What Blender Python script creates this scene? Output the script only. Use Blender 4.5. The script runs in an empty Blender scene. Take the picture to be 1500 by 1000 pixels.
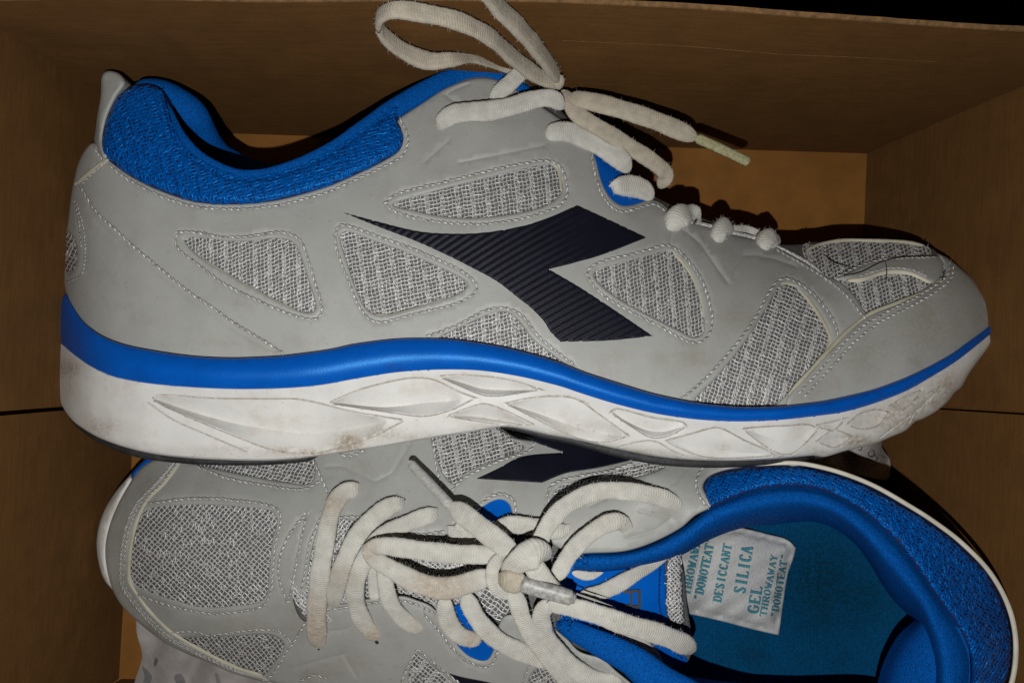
import bpy, math, random
import numpy as np
from mathutils import Vector
from mathutils.geometry import delaunay_2d_cdt

random.seed(7); rng = np.random.default_rng(7)
scene = bpy.context.scene
COL = scene.collection

# ------------------------------------------------------------------ camera
CAMZ = 0.324                       # lens height above the box floor (m)
FPX, NX, NY = 1026.0, 672.0, 550.0 # focal length and nadir point, in photo pixels (1500 wide)
cam_d = bpy.data.cameras.new('camera'); cam = bpy.data.objects.new('camera', cam_d); COL.objects.link(cam)
cam.location = (0, 0, CAMZ)
cam_d.sensor_width = 36.0; cam_d.lens = 36.0 * FPX / 1500.0
cam_d.shift_x = (750 - NX) / 1500.0; cam_d.shift_y = (NY - 500) / 1500.0
cam_d.clip_start = 0.01; cam_d.clip_end = 50
scene.camera = cam

# ------------------------------------------------------------------ light: the phone's flash beside the lens, dark room
w = bpy.data.worlds.new('World'); scene.world = w; w.use_nodes = True
w.node_tree.nodes['Background'].inputs[0].default_value = (0.9, 0.93, 1.0, 1)
w.node_tree.nodes['Background'].inputs[1].default_value = 0.004
fl = bpy.data.lights.new('flash', 'SPOT'); flash = bpy.data.objects.new('flash', fl); COL.objects.link(flash)
flash.location = (-0.009, -0.042, CAMZ + 0.035)
flash.rotation_euler = (0, 0, 0)
fl.energy = 3.05; fl.shadow_soft_size = 0.0016; fl.color = (1.0, 0.985, 0.955)
fl.spot_size = math.radians(168); fl.spot_blend = 0.5
vs = scene.view_settings
vs.view_transform = 'Standard'; vs.look = 'None'; vs.gamma = 1.0; vs.exposure = 0.06; vs.use_curve_mapping = False
scene.cycles.use_denoising = False
scene.cycles.max_bounces = 4
scene.cycles.sample_clamp_indirect = 1.0

# ------------------------------------------------------------------ helpers
def wpt(px, py, z):
    """point that stands at height z and is traced at (px, py) in the photograph"""
    px = np.asarray(px, float); py = np.asarray(py, float); z = np.asarray(z, float)
    d = CAMZ - z
    return np.stack([(px - NX) / FPX * d, -(py - NY) / FPX * d, z], -1)

def table(pts, smooth=0.0):
    xs = np.array([p[0] for p in pts], float); ys = np.array([p[1] for p in pts], float)
    g = np.arange(xs[0] - 60, xs[-1] + 61, 2.0)
    v = np.interp(g, xs, ys)
    if smooth > 0:
        k = np.arange(-int(3 * smooth / 2), int(3 * smooth / 2) + 1); ker = np.exp(-0.5 * (k * 2 / smooth) ** 2); ker /= ker.sum()
        vp = np.pad(v, len(k), mode='edge'); v = np.convolve(vp, ker, 'same')[len(k):-len(k)]
    return lambda x: np.interp(x, g, v)

class TPS:
    def __init__(s, pts, lam=1e-4):
        P = np.array(pts, float); s.c = P[:, :2] / 300.0; n = len(P)
        K = s.U(s.c, s.c) + lam * np.eye(n); Q = np.hstack([np.ones((n, 1)), s.c])
        A = np.zeros((n + 3, n + 3)); A[:n, :n] = K; A[:n, n:] = Q; A[n:, :n] = Q.T
        s.w = np.linalg.solve(A, np.concatenate([P[:, 2], np.zeros(3)]))
    def U(s, a, b):
        r2 = ((a[:, None, :] - b[None]) ** 2).sum(-1); return 0.5 * r2 * np.log(r2 + 1e-12)
    def __call__(s, x, y):
        x = np.asarray(x, float); sh = x.shape
        q = np.stack([x.ravel(), np.broadcast_to(np.asarray(y, float), sh).ravel()], -1) / 300.0
        out = np.empty(len(q))
        for i in range(0, len(q), 20000):
            b = q[i:i + 20000]; out[i:i + 20000] = s.U(b, s.c) @ s.w[:-3] + s.w[-3] + b @ s.w[-2:]
        return out.reshape(sh)

def catmull(P, step, closed):
    P = [np.array(p, float) for p in P]; n = len(P); out = []
    rngi = range(n if closed else n - 1)
    for i in rngi:
        p1, p2 = P[i], P[(i + 1) % n]
        p0 = P[i - 1] if (closed or i > 0) else 2 * p1 - p2
        p3 = P[(i + 2) % n] if (closed or i + 2 < n) else 2 * p2 - p1
        L = np.linalg.norm((p2 - p1)[:2]); k = max(1, int(round(L / step)))
        l1 = max(np.linalg.norm((p1 - p0)[:2]), 1e-6); l2 = max(np.linalg.norm((p3 - p2)[:2]), 1e-6); L_ = max(L, 1e-6)
        m1 = (p2 - p0) / (l1 + L_) * L_; m2 = (p3 - p1) / (L_ + l2) * L_
        for j in range(k):
            t = j / k; t2, t3 = t * t, t * t * t
            out.append((2*t3 - 3*t2 + 1) * p1 + (t3 - 2*t2 + t) * m1 + (-2*t3 + 3*t2) * p2 + (t3 - t2) * m2)
    if not closed: out.append(P[-1])
    return np.array(out)

def loop(pts, step=5):
    """closed outline through traced points; a point with a third value 'c' is a sharp corner"""
    cs = [i for i, p in enumerate(pts) if len(p) > 2 and p[2] == 'c']
    q = [(p[0], p[1]) for p in pts]
    if not cs: return catmull(q, step, True)
    out = []
    for a, b in zip(cs, cs[1:] + [cs[0] + len(q)]):
        seg = [q[i % len(q)] for i in range(a, b + 1)]
        out.append(catmull(seg, step, False)[:-1])
    return np.vstack(out)

def inside(poly, x, y):
    r = np.zeros(len(x), bool); n = len(poly); x0, y0 = poly[-1]
    for i in range(n):
        x1, y1 = poly[i]
        if y0 != y1:
            c = ((y1 > y) != (y0 > y)) & (x < (x0 - x1) * (y - y1) / (y0 - y1) + x1); r ^= c
        x0, y0 = x1, y1
    return r

def segdist(segs, p):
    """distance of points p to the nearest of segments (N,4)"""
    out = np.full(len(p), 1e9)
    a = segs[:, :2]; d = segs[:, 2:] - a; L = (d ** 2).sum(1) + 1e-9
    for i in range(0, len(p), 3000):
        q = p[i:i + 3000][:, None, :] - a[None]
        t = np.clip((q * d[None]).sum(-1) / L, 0, 1)
        e = q - t[..., None] * d[None]
        out[i:i + 3000] = np.sqrt((e ** 2).sum(-1).min(1))
    return out

def segs_of(poly, closed=True):
    b = np.roll(poly, -1, 0) if closed else poly[1:]
    a = poly if closed else poly[:-1]
    return np.hstack([a, b])

def normals2(poly, closed=True):
    if closed: t = np.roll(poly, -1, 0) - np.roll(poly, 1, 0)
    else: t = np.gradient(poly, axis=0)
    t = t / (np.linalg.norm(t, axis=1)[:, None] + 1e-9)
    return np.stack([t[:, 1], -t[:, 0]], -1)

def offset(poly, d):
    """outline grown by d pixels"""
    s = 0.5 * np.sum(poly[:, 0] * np.roll(poly[:, 1], -1) - np.roll(poly[:, 0], -1) * poly[:, 1])
    return poly + normals2(poly) * d * (1 if s > 0 else -1)

def link(name, verts, faces, mat, parent=None, smooth=True, kind=None, label=None, attrs=None, uvs=None):
    me = bpy.data.meshes.new(name)
    me.from_pydata([tuple(v) for v in np.asarray(verts).tolist()], [], [tuple(f) for f in faces])
    if smooth: me.polygons.foreach_set('use_smooth', [True] * len(me.polygons))
    if attrs:
        for k, v in attrs.items():
            at = me.attributes.new(k, 'FLOAT', 'POINT'); at.data.foreach_set('value', np.asarray(v, np.float32))
    if uvs is not None:
        ul = me.uv_layers.new(name='UVMap'); li = np.empty(len(me.loops), np.int32); me.loops.foreach_get('vertex_index', li)
        ul.data.foreach_set('uv', np.asarray(uvs, np.float32)[li].ravel())
    me.materials.append(MAT[mat] if isinstance(mat, str) else mat)
    me.update()
    o = bpy.data.objects.new(name, me); COL.objects.link(o)
    if parent is not None:
        o.parent = parent
        root = parent
        while root.parent: root = root.parent
        if parent is root: o.location = -root.location
    if kind: o['kind'] = kind
    if label: o['label'] = label
    return o

def thing(name, label, cat, loc, group=None):
    o = bpy.data.objects.new(name, None); o.empty_display_size = 0.01; COL.objects.link(o)
    o.location = loc; o['label'] = label; o['category'] = cat
    if group: o['group'] = group
    return o

def orient(V, F):
    F = np.asarray(F, int)
    a, b, c = V[F[:, 0]], V[F[:, 1]], V[F[:, 2]]
    n = np.cross(b - a, c - a)
    # face the lens side
    cen = (a + b + c) / 3; flip = (n * (np.array([0, 0, CAMZ]) - cen)).sum(1) < 0
    F[flip] = F[flip][:, ::-1]
    return F

def sheet(name, outer, surf, mat, parent, holes=(), off=0.0, thick=0.0012, edge=3.0, step=8.0,
          grooves=(), disp=None, dirtf=None, extra=None, kind=None, label=None, skirt=0.0, roll=0.0, rollw=10.0, lines=(), sharp=None):
    """a moulded layer cut to an outline (with openings), laid over a curved surface; rounded cut edges"""
    loops = [np.asarray(outer)] + [np.asarray(h) for h in holes]
    P = []; E = []; n = 0
    for L in loops:
        m = len(L); P.append(L); E += [(n + i, n + (i + 1) % m) for i in range(m)]; n += m
    for L in lines:
        m = len(L); P.append(L); E += [(n + i, n + i + 1) for i in range(m - 1)]; n += m
    segs = np.vstack([segs_of(L) for L in loops])
    def dom(p):
        r = inside(loops[0], p[:, 0], p[:, 1])
        for h in loops[1:]: r &= ~inside(h, p[:, 0], p[:, 1])
        return r
    cand = []
    for k in (0.3, 1.0):
        for i, L in enumerate(loops): cand.append(offset(L, -edge * k if i == 0 else edge * k))
    c = np.vstack(cand); dd = segdist(segs, c); k1 = np.concatenate([np.full(sum(len(L) for L in loops), f) for f in (0.3, 1.0)])
    c = c[dom(c) & (dd > edge * k1 * 0.8)]
    P.append(c)
    for g, gw, gd, gdirt in grooves:
        N = normals2(g, False); q = np.vstack([g, g + N * gw, g - N * gw]); q = q[dom(q)]
        if len(q): q = q[segdist(segs, q) > edge * 1.1]
        P.append(q)
    if extra is not None and len(extra):
        q = extra[dom(extra)]; q = q[segdist(segs, q) > 0.8]; P.append(q)
    lo = loops[0].min(0); hi = loops[0].max(0)
    gx = np.arange(lo[0], hi[0], step); gy = np.arange(lo[1], hi[1], step * 0.866)
    G = np.array([(x + (step / 2 if j % 2 else 0), y) for j, y in enumerate(gy) for x in gx])
    if len(G):
        G = G + rng.uniform(-0.12, 0.12, G.shape) * step
        G = G[dom(G)]
        if len(G): G = G[segdist(segs, G) > edge * 1.25]
        if lines and len(G): G = G[segdist(np.vstack([segs_of(L, False) for L in lines]), G) > 2.0]
        if grooves and len(G):
            gs = np.vstack([segs_of(g, False) for g, *_ in grooves]); G = G[segdist(gs, G) > max(g[1] for g in grooves) * 1.4]
        P.append(G)
    P = np.vstack(P)
    ov, oe, of, *_ = delaunay_2d_cdt([Vector(p) for p in P], E, [], 0, 1e-5)
    V2 = np.array([(v.x, v.y) for v in ov]); F = np.array([f for f in of if len(f) == 3], int)
    cen = V2[F].mean(1); F = F[dom(cen)]
    d = segdist(segs, V2)
    x = np.clip(d / edge, 0, 1)
    h = off + thick * np.sqrt(np.clip(1 - (1 - x) ** 2, 0, 1))
    if roll: h = h - roll * np.exp(-d / rollw)
    dirt = np.zeros(len(V2))
    for g, gw, gd, gdirt in grooves:
        q = segdist(segs_of(g, False), V2); k = np.clip(1 - q / gw, 0, 1); h = h - gd * k; dirt = np.maximum(dirt, gdirt * k)
    if disp is not None: h = h + disp(V2[:, 0], V2[:, 1])
    if dirtf is not None: dirt = np.maximum(dirt, dirtf(V2[:, 0], V2[:, 1]))
    z = surf(V2[:, 0], V2[:, 1]) + h
    V = wpt(V2[:, 0], V2[:, 1], z)
    F = orient(V, F)
    faces = F.tolist()
    if skirt:
        from collections import Counter
        cnt = Counter()
        for f in faces:
            for i in range(3): cnt[tuple(sorted((f[i], f[(i + 1) % 3])))] += 1
        m = {}; extraV = []
        def dn(i):
            if i not in m: m[i] = len(V) + len(extraV); extraV.append(V[i] - np.array([0, 0, skirt]))
            return m[i]
        add = []
        for f in faces:
            for i in range(3):
                a, b = f[i], f[(i + 1) % 3]
                if cnt[tuple(sorted((a, b)))] == 1: add.append((b, a, dn(a), dn(b)))
        faces += add; V = np.vstack([V, np.array(extraV)]); dirt = np.concatenate([dirt, np.zeros(len(extraV))])
    o = link(name, V, faces, mat, parent, kind=kind, label=label, attrs={'dirt': dirt})
    if sharp: o.data.set_sharp_from_angle(angle=math.radians(sharp))
    return o

def resample(path, step):
    seg = np.linalg.norm(np.diff(path[:, :2], axis=0), axis=1); s = np.concatenate([[0], np.cumsum(seg)])
    n = max(2, int(round(s[-1] / step)) + 1); t = np.linspace(0, s[-1], n)
    return np.stack([np.interp(t, s, path[:, k]) for k in range(path.shape[1])], -1)

def stitch(paths, surf, parent, mat='thread', off=0.0012, pitch=9.5, wid=1.55, tilt=0.28, name='stitching'):
    """one seam of short sewn stitches, each a little capsule dipping into the surface at both ends"""
    V = []; F = []
    for pts, closed in paths:
        P = catmull(pts, 3, closed)
        if closed: P = np.vstack([P, P[:1]])
        C = resample(P, pitch); T = np.gradient(C, axis=0)
        m = len(C) - 1 if closed else len(C)
        for i in range(m):
            t = T[i] / (np.linalg.norm(T[i]) + 1e-9); a = tilt + random.uniform(-.08, .08); ca, sa = math.cos(a), math.sin(a)
            t = np.array([t[0] * ca - t[1] * sa, t[0] * sa + t[1] * ca]); nn = np.array([-t[1], t[0]])
            L = pitch * random.uniform(.50, .60); b = len(V); c0 = C[i] + nn * random.uniform(-.4, .4)
            prof = [(-1, .25, -.35), (-.7, .85, .45), (0, 1, 1.0), (.7, .85, .45), (1, .25, -.35)]
            for u, r, hh in prof:
                for k in range(6):
                    an = k * math.pi / 3; q = c0 + t * u * L + nn * math.cos(an) * r * wid
                    V.append((q[0], q[1], off + (hh * 1.3 + math.sin(an) * r) * wid * 0.00020))
            for rI in range(4):
                for k in range(6):
                    F.append((b + rI * 6 + k, b + rI * 6 + (k + 1) % 6, b + (rI + 1) * 6 + (k + 1) % 6, b + (rI + 1) * 6 + k))
    V = np.array(V); W = wpt(V[:, 0], V[:, 1], surf(V[:, 0], V[:, 1]) + V[:, 2])
    return link(name, W, F, mat, parent, kind='stuff')

def net(poly, surf, parent, ang=15, pitch=5.6, off=-0.0003, mat='silver_thread', wid=0.98, band=4, grow=4, name='mesh_threads', skew=0.0, wob=0.32, extra=0.12):
    """an open knit of separate threads with denser bands every few rows"""
    g = offset(poly, grow); lo = g.min(0) - 20; hi = g.max(0) + 20; cx = (lo + hi) / 2; R = np.linalg.norm(hi - lo) / 2
    n = int(R / pitch) + 2; a = math.radians(ang)
    ax = np.array([math.cos(a), math.sin(a)]); ay = np.array([-math.sin(a + skew), math.cos(a + skew)])
    I, J = np.meshgrid(np.arange(-n, n + 1), np.arange(-n, n + 1), indexing='ij')
    Q = cx + (I[..., None] + 0.12 * np.sin(J[..., None] * 1.7)) * pitch * ax + (J[..., None] + 0.12 * np.sin(I[..., None] * 2.1)) * pitch * ay
    Q = Q + rng.normal(0, wob, Q.shape); hN = rng.normal(0, 0.00006, I.shape)
    ins = inside(g, Q[..., 0].ravel(), Q[..., 1].ravel()).reshape(I.shape)
    V = []; F = []
    def strand(p, q, r, hp, hq, lift):
        d = q - p; L = np.linalg.norm(d); t = d / (L + 1e-9); nn = np.array([-t[1], t[0]]); b = len(V)
        tw = random.uniform(-.7, .7)
        for u, k, hh in ((0, 1.0, 0.0), (.5, .85, lift), (1, 1.0, 0.0)):
            c = p + d * u + nn * (random.uniform(-.25, .25) if u == .5 else 0); hz = hp * (1 - u) + hq * u + hh
            for s in range(4):
                an = s * math.pi / 2 + tw; m = c + nn * math.cos(an) * r * k
                V.append((m[0], m[1], off + hz + math.sin(an) * r * k * .00020))
        for rI in (0, 4):
            for s in range(4): F.append((b + rI + s, b + rI + (s + 1) % 4, b + rI + 4 + (s + 1) % 4, b + rI + 4 + s))
    N = I.shape[0]
    for i in range(N - 1):
        for j in range(N - 1):
            if not ins[i, j]: continue
            bi = band and (i % band == 0); bj = band and ((j + (i // band) * 2) % (band + 1) == 0)
            if ins[i + 1, j]: strand(Q[i, j], Q[i + 1, j], wid * random.uniform(.75, 1.2) * (1.35 if bj else 1), hN[i, j], hN[i + 1, j], .00010)
            if ins[i, j + 1]: strand(Q[i, j], Q[i, j + 1], wid * random.uniform(.75, 1.2) * (1.5 if bi else 1), hN[i, j], hN[i, j + 1], .00018)
            if ins[i + 1, j + 1] and ((bi and random.random() < .75) or random.random() < extra * .4):
                strand(Q[i, j], Q[i + 1, j + 1], wid * .8, hN[i, j] + .0001, hN[i + 1, j + 1] + .0001, .0002)
            if ins[i + 1, j + 1] and ((bi and random.random() < .5) or random.random() < extra * .2):
                strand(Q[i + 1, j], Q[i, j + 1], wid * .8, hN[i + 1, j] + .0001, hN[i, j + 1] + .0001, .0002)
    if not V: return None
    V = np.array(V); W = wpt(V[:, 0], V[:, 1], surf(V[:, 0], V[:, 1]) + V[:, 2])
    return link(name, W, F, mat, parent, kind='stuff')

def tube(name, pts, mat, parent, surf=None, flat=0.62, nseg=16, step=4.0, caps=(True, True), ripple=0.03, kind=None, label=None, dirt=None, roll=0.0, taper=(5, 5), ex=0.72, fuzz=0):
    """a cord swept through (px, py, height, width_px); height is metres above surf, or absolute without one"""
    P = np.array(pts, float)
    if surf is not None: P[:, 2] = surf(P[:, 0], P[:, 1]) + P[:, 2]
    C = resample(catmull(P, step, False), step)
    Wd = wpt(C[:, 0], C[:, 1], C[:, 2])
    rad = C[:, 3] / 2 / FPX * (CAMZ - C[:, 2])
    n = len(C)
    T = np.gradient(Wd, axis=0); T /= np.linalg.norm(T, axis=1)[:, None] + 1e-12
    s = np.concatenate([[0], np.cumsum(np.linalg.norm(np.diff(Wd, axis=0), axis=1))])
    e0 = np.clip((np.arange(n) + .15) / max(taper[0], .1), 0, 1); e1 = np.clip((n - 1 - np.arange(n) + .15) / max(taper[1], .1), 0, 1)
    k = np.ones(n)
    if caps[0]: k *= np.sqrt(1 - (1 - e0) ** 2)
    if caps[1]: k *= np.sqrt(1 - (1 - e1) ** 2)
    ph = random.uniform(0, 9)
    rad = rad * k * (1 + ripple * .5 * np.sin(s * 2100 + ph) + ripple * .9 * np.sin(s * 470 + 2 * ph))
    up = np.array([0, 0, 1.0]); V = []; F = []; UV = []; D = []
    prevS = None
    for i in range(n):
        side = np.cross(T[i], up)
        if np.linalg.norm(side) < 0.25 and prevS is not None: side = prevS
        side = side / np.linalg.norm(side)
        if prevS is not None and side @ prevS < 0: side = -side
        prevS = side
        nn = np.cross(side, T[i]); nn /= np.linalg.norm(nn)
        if nn[2] < 0: nn = -nn
        rl = roll * math.sin(s[i] * 160 + ph)
        s2 = side * math.cos(rl) + nn * math.sin(rl); n2 = nn * math.cos(rl) - side * math.sin(rl)
        for j in range(nseg + 1):
            an = 2 * math.pi * j / nseg
            ca, sa = math.cos(an), math.sin(an)
            ca2 = math.copysign(abs(ca) ** ex, ca); sa2 = math.copysign(abs(sa) ** ex, sa)
            V.append(Wd[i] + s2 * rad[i] * ca2 + n2 * rad[i] * flat * sa2); UV.append((j / nseg, s[i] * 100)); D.append(dirt(C[i, 0], C[i, 1]) if dirt else 0.0)
    m = nseg + 1
    for i in range(n - 1):
        for j in range(nseg): F.append((i * m + j, i * m + j + 1, (i + 1) * m + j + 1, (i + 1) * m + j))
    for base, c in ((0, caps[0]), ((n - 1) * m, caps[1])):
        F.append(tuple(base + j for j in range(nseg)))
    for _ in range(int(fuzz * s[-1] * 1000)):                 # stray fibres of the yarn
        i = random.randrange(2, n - 2) if n > 6 else n // 2; j = random.randrange(nseg); p = np.array(V[i * m + j]); cen = Wd[i]
        o_ = p - cen; o_ /= np.linalg.norm(o_) + 1e-9; q = o_ * .55 + T[i] * random.uniform(-1, 1) + rng.normal(0, .35, 3); q /= np.linalg.norm(q)
        l_ = random.uniform(.0004, .0013); sd = np.cross(q, o_); sd = sd / (np.linalg.norm(sd) + 1e-9) * .000045; b0 = len(V)
        q2 = q + rng.normal(0, .5, 3)
        for pt in (p - o_ * .0001 - sd, p - o_ * .0001 + sd, p + q * l_ * .5 - sd * .8, p + q * l_ * .5 + sd * .8, p + q * l_ * .5 + q2 * l_ * .45):
            V.append(pt); UV.append((j / nseg, s[i] * 100)); D.append(0.0)
        F.append((b0, b0 + 1, b0 + 3, b0 + 2)); F.append((b0 + 2, b0 + 3, b0 + 4))
    return link(name, V, F, mat, parent, kind=kind, label=label, attrs={'dirt': D}, uvs=UV)

def loft(name, curves, mat, parent, label=None, N=60, kind=None):
    """surface through several (px, py, z) curves"""
    R = []
    for c in curves:
        q = catmull(c, 4, False); q = resample(q, 1.0)
        t = np.linspace(0, len(q) - 1, N); R.append(np.stack([np.interp(t, np.arange(len(q)), q[:, k]) for k in range(3)], -1))
    R = np.array(R); K = len(R)
    # smooth across
    rows = []
    for i in range(N):
        rows.append(catmull([tuple(R[k, i]) for k in range(K)], 1e9, False) if K < 3 else np.array([bez(R[:, i], t) for t in np.linspace(0, 1, 4 * K)]))
    A = np.array(rows); V = wpt(A[..., 0].ravel(), A[..., 1].ravel(), A[..., 2].ravel()); M = A.shape[1]; F = []
    for i in range(N - 1):
        for j in range(M - 1): F.append((i * M + j, i * M + j + 1, (i + 1) * M + j + 1, (i + 1) * M + j))
    return link(name, V, F, mat, parent, label=label, kind=kind)

def bez(P, t):
    """Catmull-Rom through rows of P at parameter t in 0..1"""
    n = len(P) - 1; u = min(t * n, n - 1e-6); i = int(u); f = u - i
    p1, p2 = P[i], P[i + 1]; p0 = P[i - 1] if i > 0 else 2 * p1 - p2; p3 = P[i + 2] if i + 2 <= n else 2 * p2 - p1
    return 0.5 * ((2 * p1) + (p2 - p0) * f + (2 * p0 - 5 * p1 + 4 * p2 - p3) * f * f + (3 * p1 - p0 - 3 * p2 + p3) * f ** 3)

def blobs(lst):
    """soft stains of (px, py, radius_x, radius_y, strength)"""
    def f(x, y):
        r = np.zeros(np.shape(x))
        for bx, by, rx, ry, s in lst: r = np.maximum(r, s * np.exp(-((x - bx) / rx) ** 2 - ((y - by) / ry) ** 2))
        return r
    return f

# ------------------------------------------------------------------ materials
MAT = {}
def material(name, col, rough=0.55, metal=0.0, spec=0.4, var=0.12, vscale=120, bump=0.1, bscale=900, dirt=(0.16, 0.11, 0.06), dirtk=0.8,
             grime=0.0, gscale=60, grimecol=(0.2, 0.16, 0.10), sheen=0.0, detail='noise', col2=None, bdist=0.0003, spots=0.0, uvweave=False, trans=0.0, flutes=0.0, tint=None):
    m = bpy.data.materials.new(name); m.use_nodes = True; nt = m.node_tree; N = nt.nodes; L = nt.links
    b = N['Principled BSDF']; b.inputs['Roughness'].default_value = rough; b.inputs['Metallic'].default_value = metal
    b.inputs['Specular IOR Level'].default_value = spec; b.inputs['Sheen Weight'].default_value = sheen
    if tint: b.inputs['Specular Tint'].default_value = (*tint, 1)
    if trans: b.inputs['Transmission Weight'].default_value = trans
    tc = N.new('ShaderNodeTexCoord'); src = tc.outputs['UV'] if uvweave else tc.outputs['Object']; obj = tc.outputs['Object']
    def noise(scale, det=4, rgh=.6):
        n = N.new('ShaderNodeTexNoise'); n.inputs['Scale'].default_value = scale; n.inputs['Detail'].default_value = det; n.inputs['Roughness'].default_value = rgh
        L.new(obj, n.inputs['Vector']); return n.outputs['Fac']
    def mix(fac, a, bb):
        x = N.new('ShaderNodeMix'); x.data_type = 'RGBA'
        for s, v in ((x.inputs[0], fac), (x.inputs[6], a), (x.inputs[7], bb)):
            if hasattr(v, 'links'): L.new(v, s)
            elif isinstance(v, (int, float)): s.default_value = v
            else: s.default_value = (*v, 1)
        return x.outputs[2]
    def ramp(f, lo, hi):
        r = N.new('ShaderNodeMapRange'); r.inputs[1].default_value = lo; r.inputs[2].default_value = hi; L.new(f, r.inputs[0]); return r.outputs[0]
    def mul(a, k):
        q = N.new('ShaderNodeMath'); q.operation = 'MULTIPLY'; q.use_clamp = True
        L.new(a, q.inputs[0])
        if hasattr(k, 'links'): L.new(k, q.inputs[1])
        else: q.inputs[1].default_value = k
        return q.outputs[0]
    c2 = col2 or tuple(c * (1 - var * 2) for c in col); c1 = tuple(min(1, c * (1 + var * .5)) for c in col)
    c = mix(ramp(noise(vscale), .3, .7), c1, c2)
    if grime: c = mix(mul(ramp(noise(gscale, 6, .7), .52, .74), grime), c, grimecol)
    if flutes:
        mp0 = N.new('ShaderNodeMapping'); mp0.inputs['Scale'].default_value = (70, 70, 1100); L.new(obj, mp0.inputs['Vector'])
        nf = N.new('ShaderNodeTexNoise'); nf.inputs['Scale'].default_value = 1.0; nf.inputs['Detail'].default_value = 3; L.new(mp0.outputs[0], nf.inputs['Vector'])
        c = mix(mul(ramp(nf.outputs['Fac'], .42, .66), flutes), c, tuple(v * .62 for v in col))
    if spots: c = mix(mul(ramp(noise(520, 2, .4), .70, .76), spots), c, grimecol)
    if dirtk:
        at = N.new('ShaderNodeAttribute'); at.attribute_name = 'dirt'
        c = mix(mul(mul(at.outputs['Fac'], ramp(noise(700, 4, .7), .28, .62)), dirtk), c, dirt)
    L.new(c, b.inputs['Base Color'])
    if bump:
        bp = N.new('ShaderNodeBump'); bp.inputs['Strength'].default_value = bump; bp.inputs['Distance'].default_value = bdist
        if uvweave:
            sp = N.new('ShaderNodeSeparateXYZ'); L.new(tc.outputs['UV'], sp.inputs[0])
            def M(op, a, k=None, c=None):
                q = N.new('ShaderNodeMath'); q.operation = op
                for s, v in zip(q.inputs, (a, k, c)):
                    if v is None: continue
                    if hasattr(v, 'links'): L.new(v, s)
                    else: s.default_value = v
                return q.outputs[0]
            tri = M('MULTIPLY', M('ABSOLUTE', M('SUBTRACT', M('PINGPONG', sp.outputs[0], .5), .25)), 5.0)
            ph_ = M('ADD', M('MULTIPLY', sp.outputs[1], bscale), tri)
            rib = M('SINE', M('MULTIPLY', ph_, 6.2832))
            cross = M('SINE', M('MULTIPLY', sp.outputs[0], 6.2832 * 13))
            class _I: pass
            inv = _I(); inv.outputs = [M('MULTIPLY_ADD', cross, .35, rib)]
            n2 = noise(4200, 2, .6); ad = N.new('ShaderNodeMath'); ad.operation = 'MULTIPLY_ADD'; ad.inputs[1].default_value = 4.2
            L.new(n2, ad.inputs[0]); L.new(inv.outputs[0], ad.inputs[2]); L.new(ad.outputs[0], bp.inputs['Height'])
        elif detail == 'weave':
            v = N.new('ShaderNodeTexVoronoi'); v.inputs['Scale'].default_value = bscale; v.inputs['Randomness'].default_value = .4; L.new(obj, v.inputs['Vector'])
            inv = N.new('ShaderNodeMath'); inv.operation = 'SUBTRACT'; inv.inputs[0].default_value = 1.0; L.new(v.outputs['Distance'], inv.inputs[1])
            L.new(inv.outputs[0], bp.inputs['Height'])
        else:
            L.new(noise(bscale, 5, .65), bp.inputs['Height'])
        L.new(bp.outputs[0], b.inputs['Normal'])
    MAT[name] = m; return m

material('leather', (0.335, 0.34, 0.325), rough=.5, spec=.35, var=.05, vscale=70, bump=.22, bscale=620, grime=.48, gscale=75, grimecol=(.235, .22, .165), spots=.5, dirt=(.20, .17, .10), dirtk=.85)
material('leather_cut', (0.43, 0.41, 0.32), rough=.6, var=.1, bump=.15, bscale=1200, grime=.4, gscale=150, grimecol=(.30, .24, .13))
material('sole_white', (0.62, 0.615, 0.595), rough=.55, spec=.3, var=.05, vscale=90, bump=.07, bscale=1100, grime=.42, gscale=80, grimecol=(.40, .33, .24), spots=.5, dirt=(.23, .17, .095), dirtk=1.0)
material('stripe_blue', (0.001, 0.084, 0.43), tint=(.15, .55, 1), rough=.38, spec=.6, var=.06, vscale=150, bump=.25, bscale=1900, grime=.12, gscale=260, grimecol=(.006, .15, .5), dirt=(.02, .03, .06), dirtk=.7)
material('outsole', (0.022, 0.022, 0.024), rough=.6, var=.3, bump=.3, bscale=700, grime=.3, gscale=200, grimecol=(.10, .095, .085))
material('navy', (0.0055, 0.0062, 0.014), rough=.5, spec=.22, var=.15, bump=.35, bscale=2400, spots=.0)
material('silver_thread', (0.66, 0.66, 0.65), rough=.36, metal=.15, spec=.5, var=.30, vscale=2600, bump=0, dirtk=0, grime=.25, gscale=110, grimecol=(.33, .31, .26))
material('thread', (0.70, 0.70, 0.69), rough=.32, metal=.1, spec=.6, var=.45, vscale=1500, bump=.5, bscale=5000, bdist=.0001, dirtk=0, grime=.3, gscale=100, grimecol=(.2, .18, .14))
material('fabric_dark', (0.15, 0.152, 0.152), rough=.6, metal=.1, var=.35, vscale=1800, bump=.6, bscale=2500, detail='weave')
material('blue_knit', (0.001, 0.105, 0.46), tint=(.1, .6, 1), rough=.36, spec=.6, metal=.1, var=.35, vscale=2600, bump=0, dirtk=0)
material('blue_base', (0.001, 0.022, 0.14), rough=.7, var=.3, vscale=1800, bump=.6, bscale=2600, detail='weave')
material('blue_plush', (0.001, 0.092, 0.40), rough=.75, spec=.06, var=.28, vscale=1700, bump=.8, bscale=2200, detail='weave')
material('blue_lining', (0.001, 0.068, 0.31), rough=.75, spec=.06, var=.2, vscale=900, bump=.7, bscale=1500, detail='weave')
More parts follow.
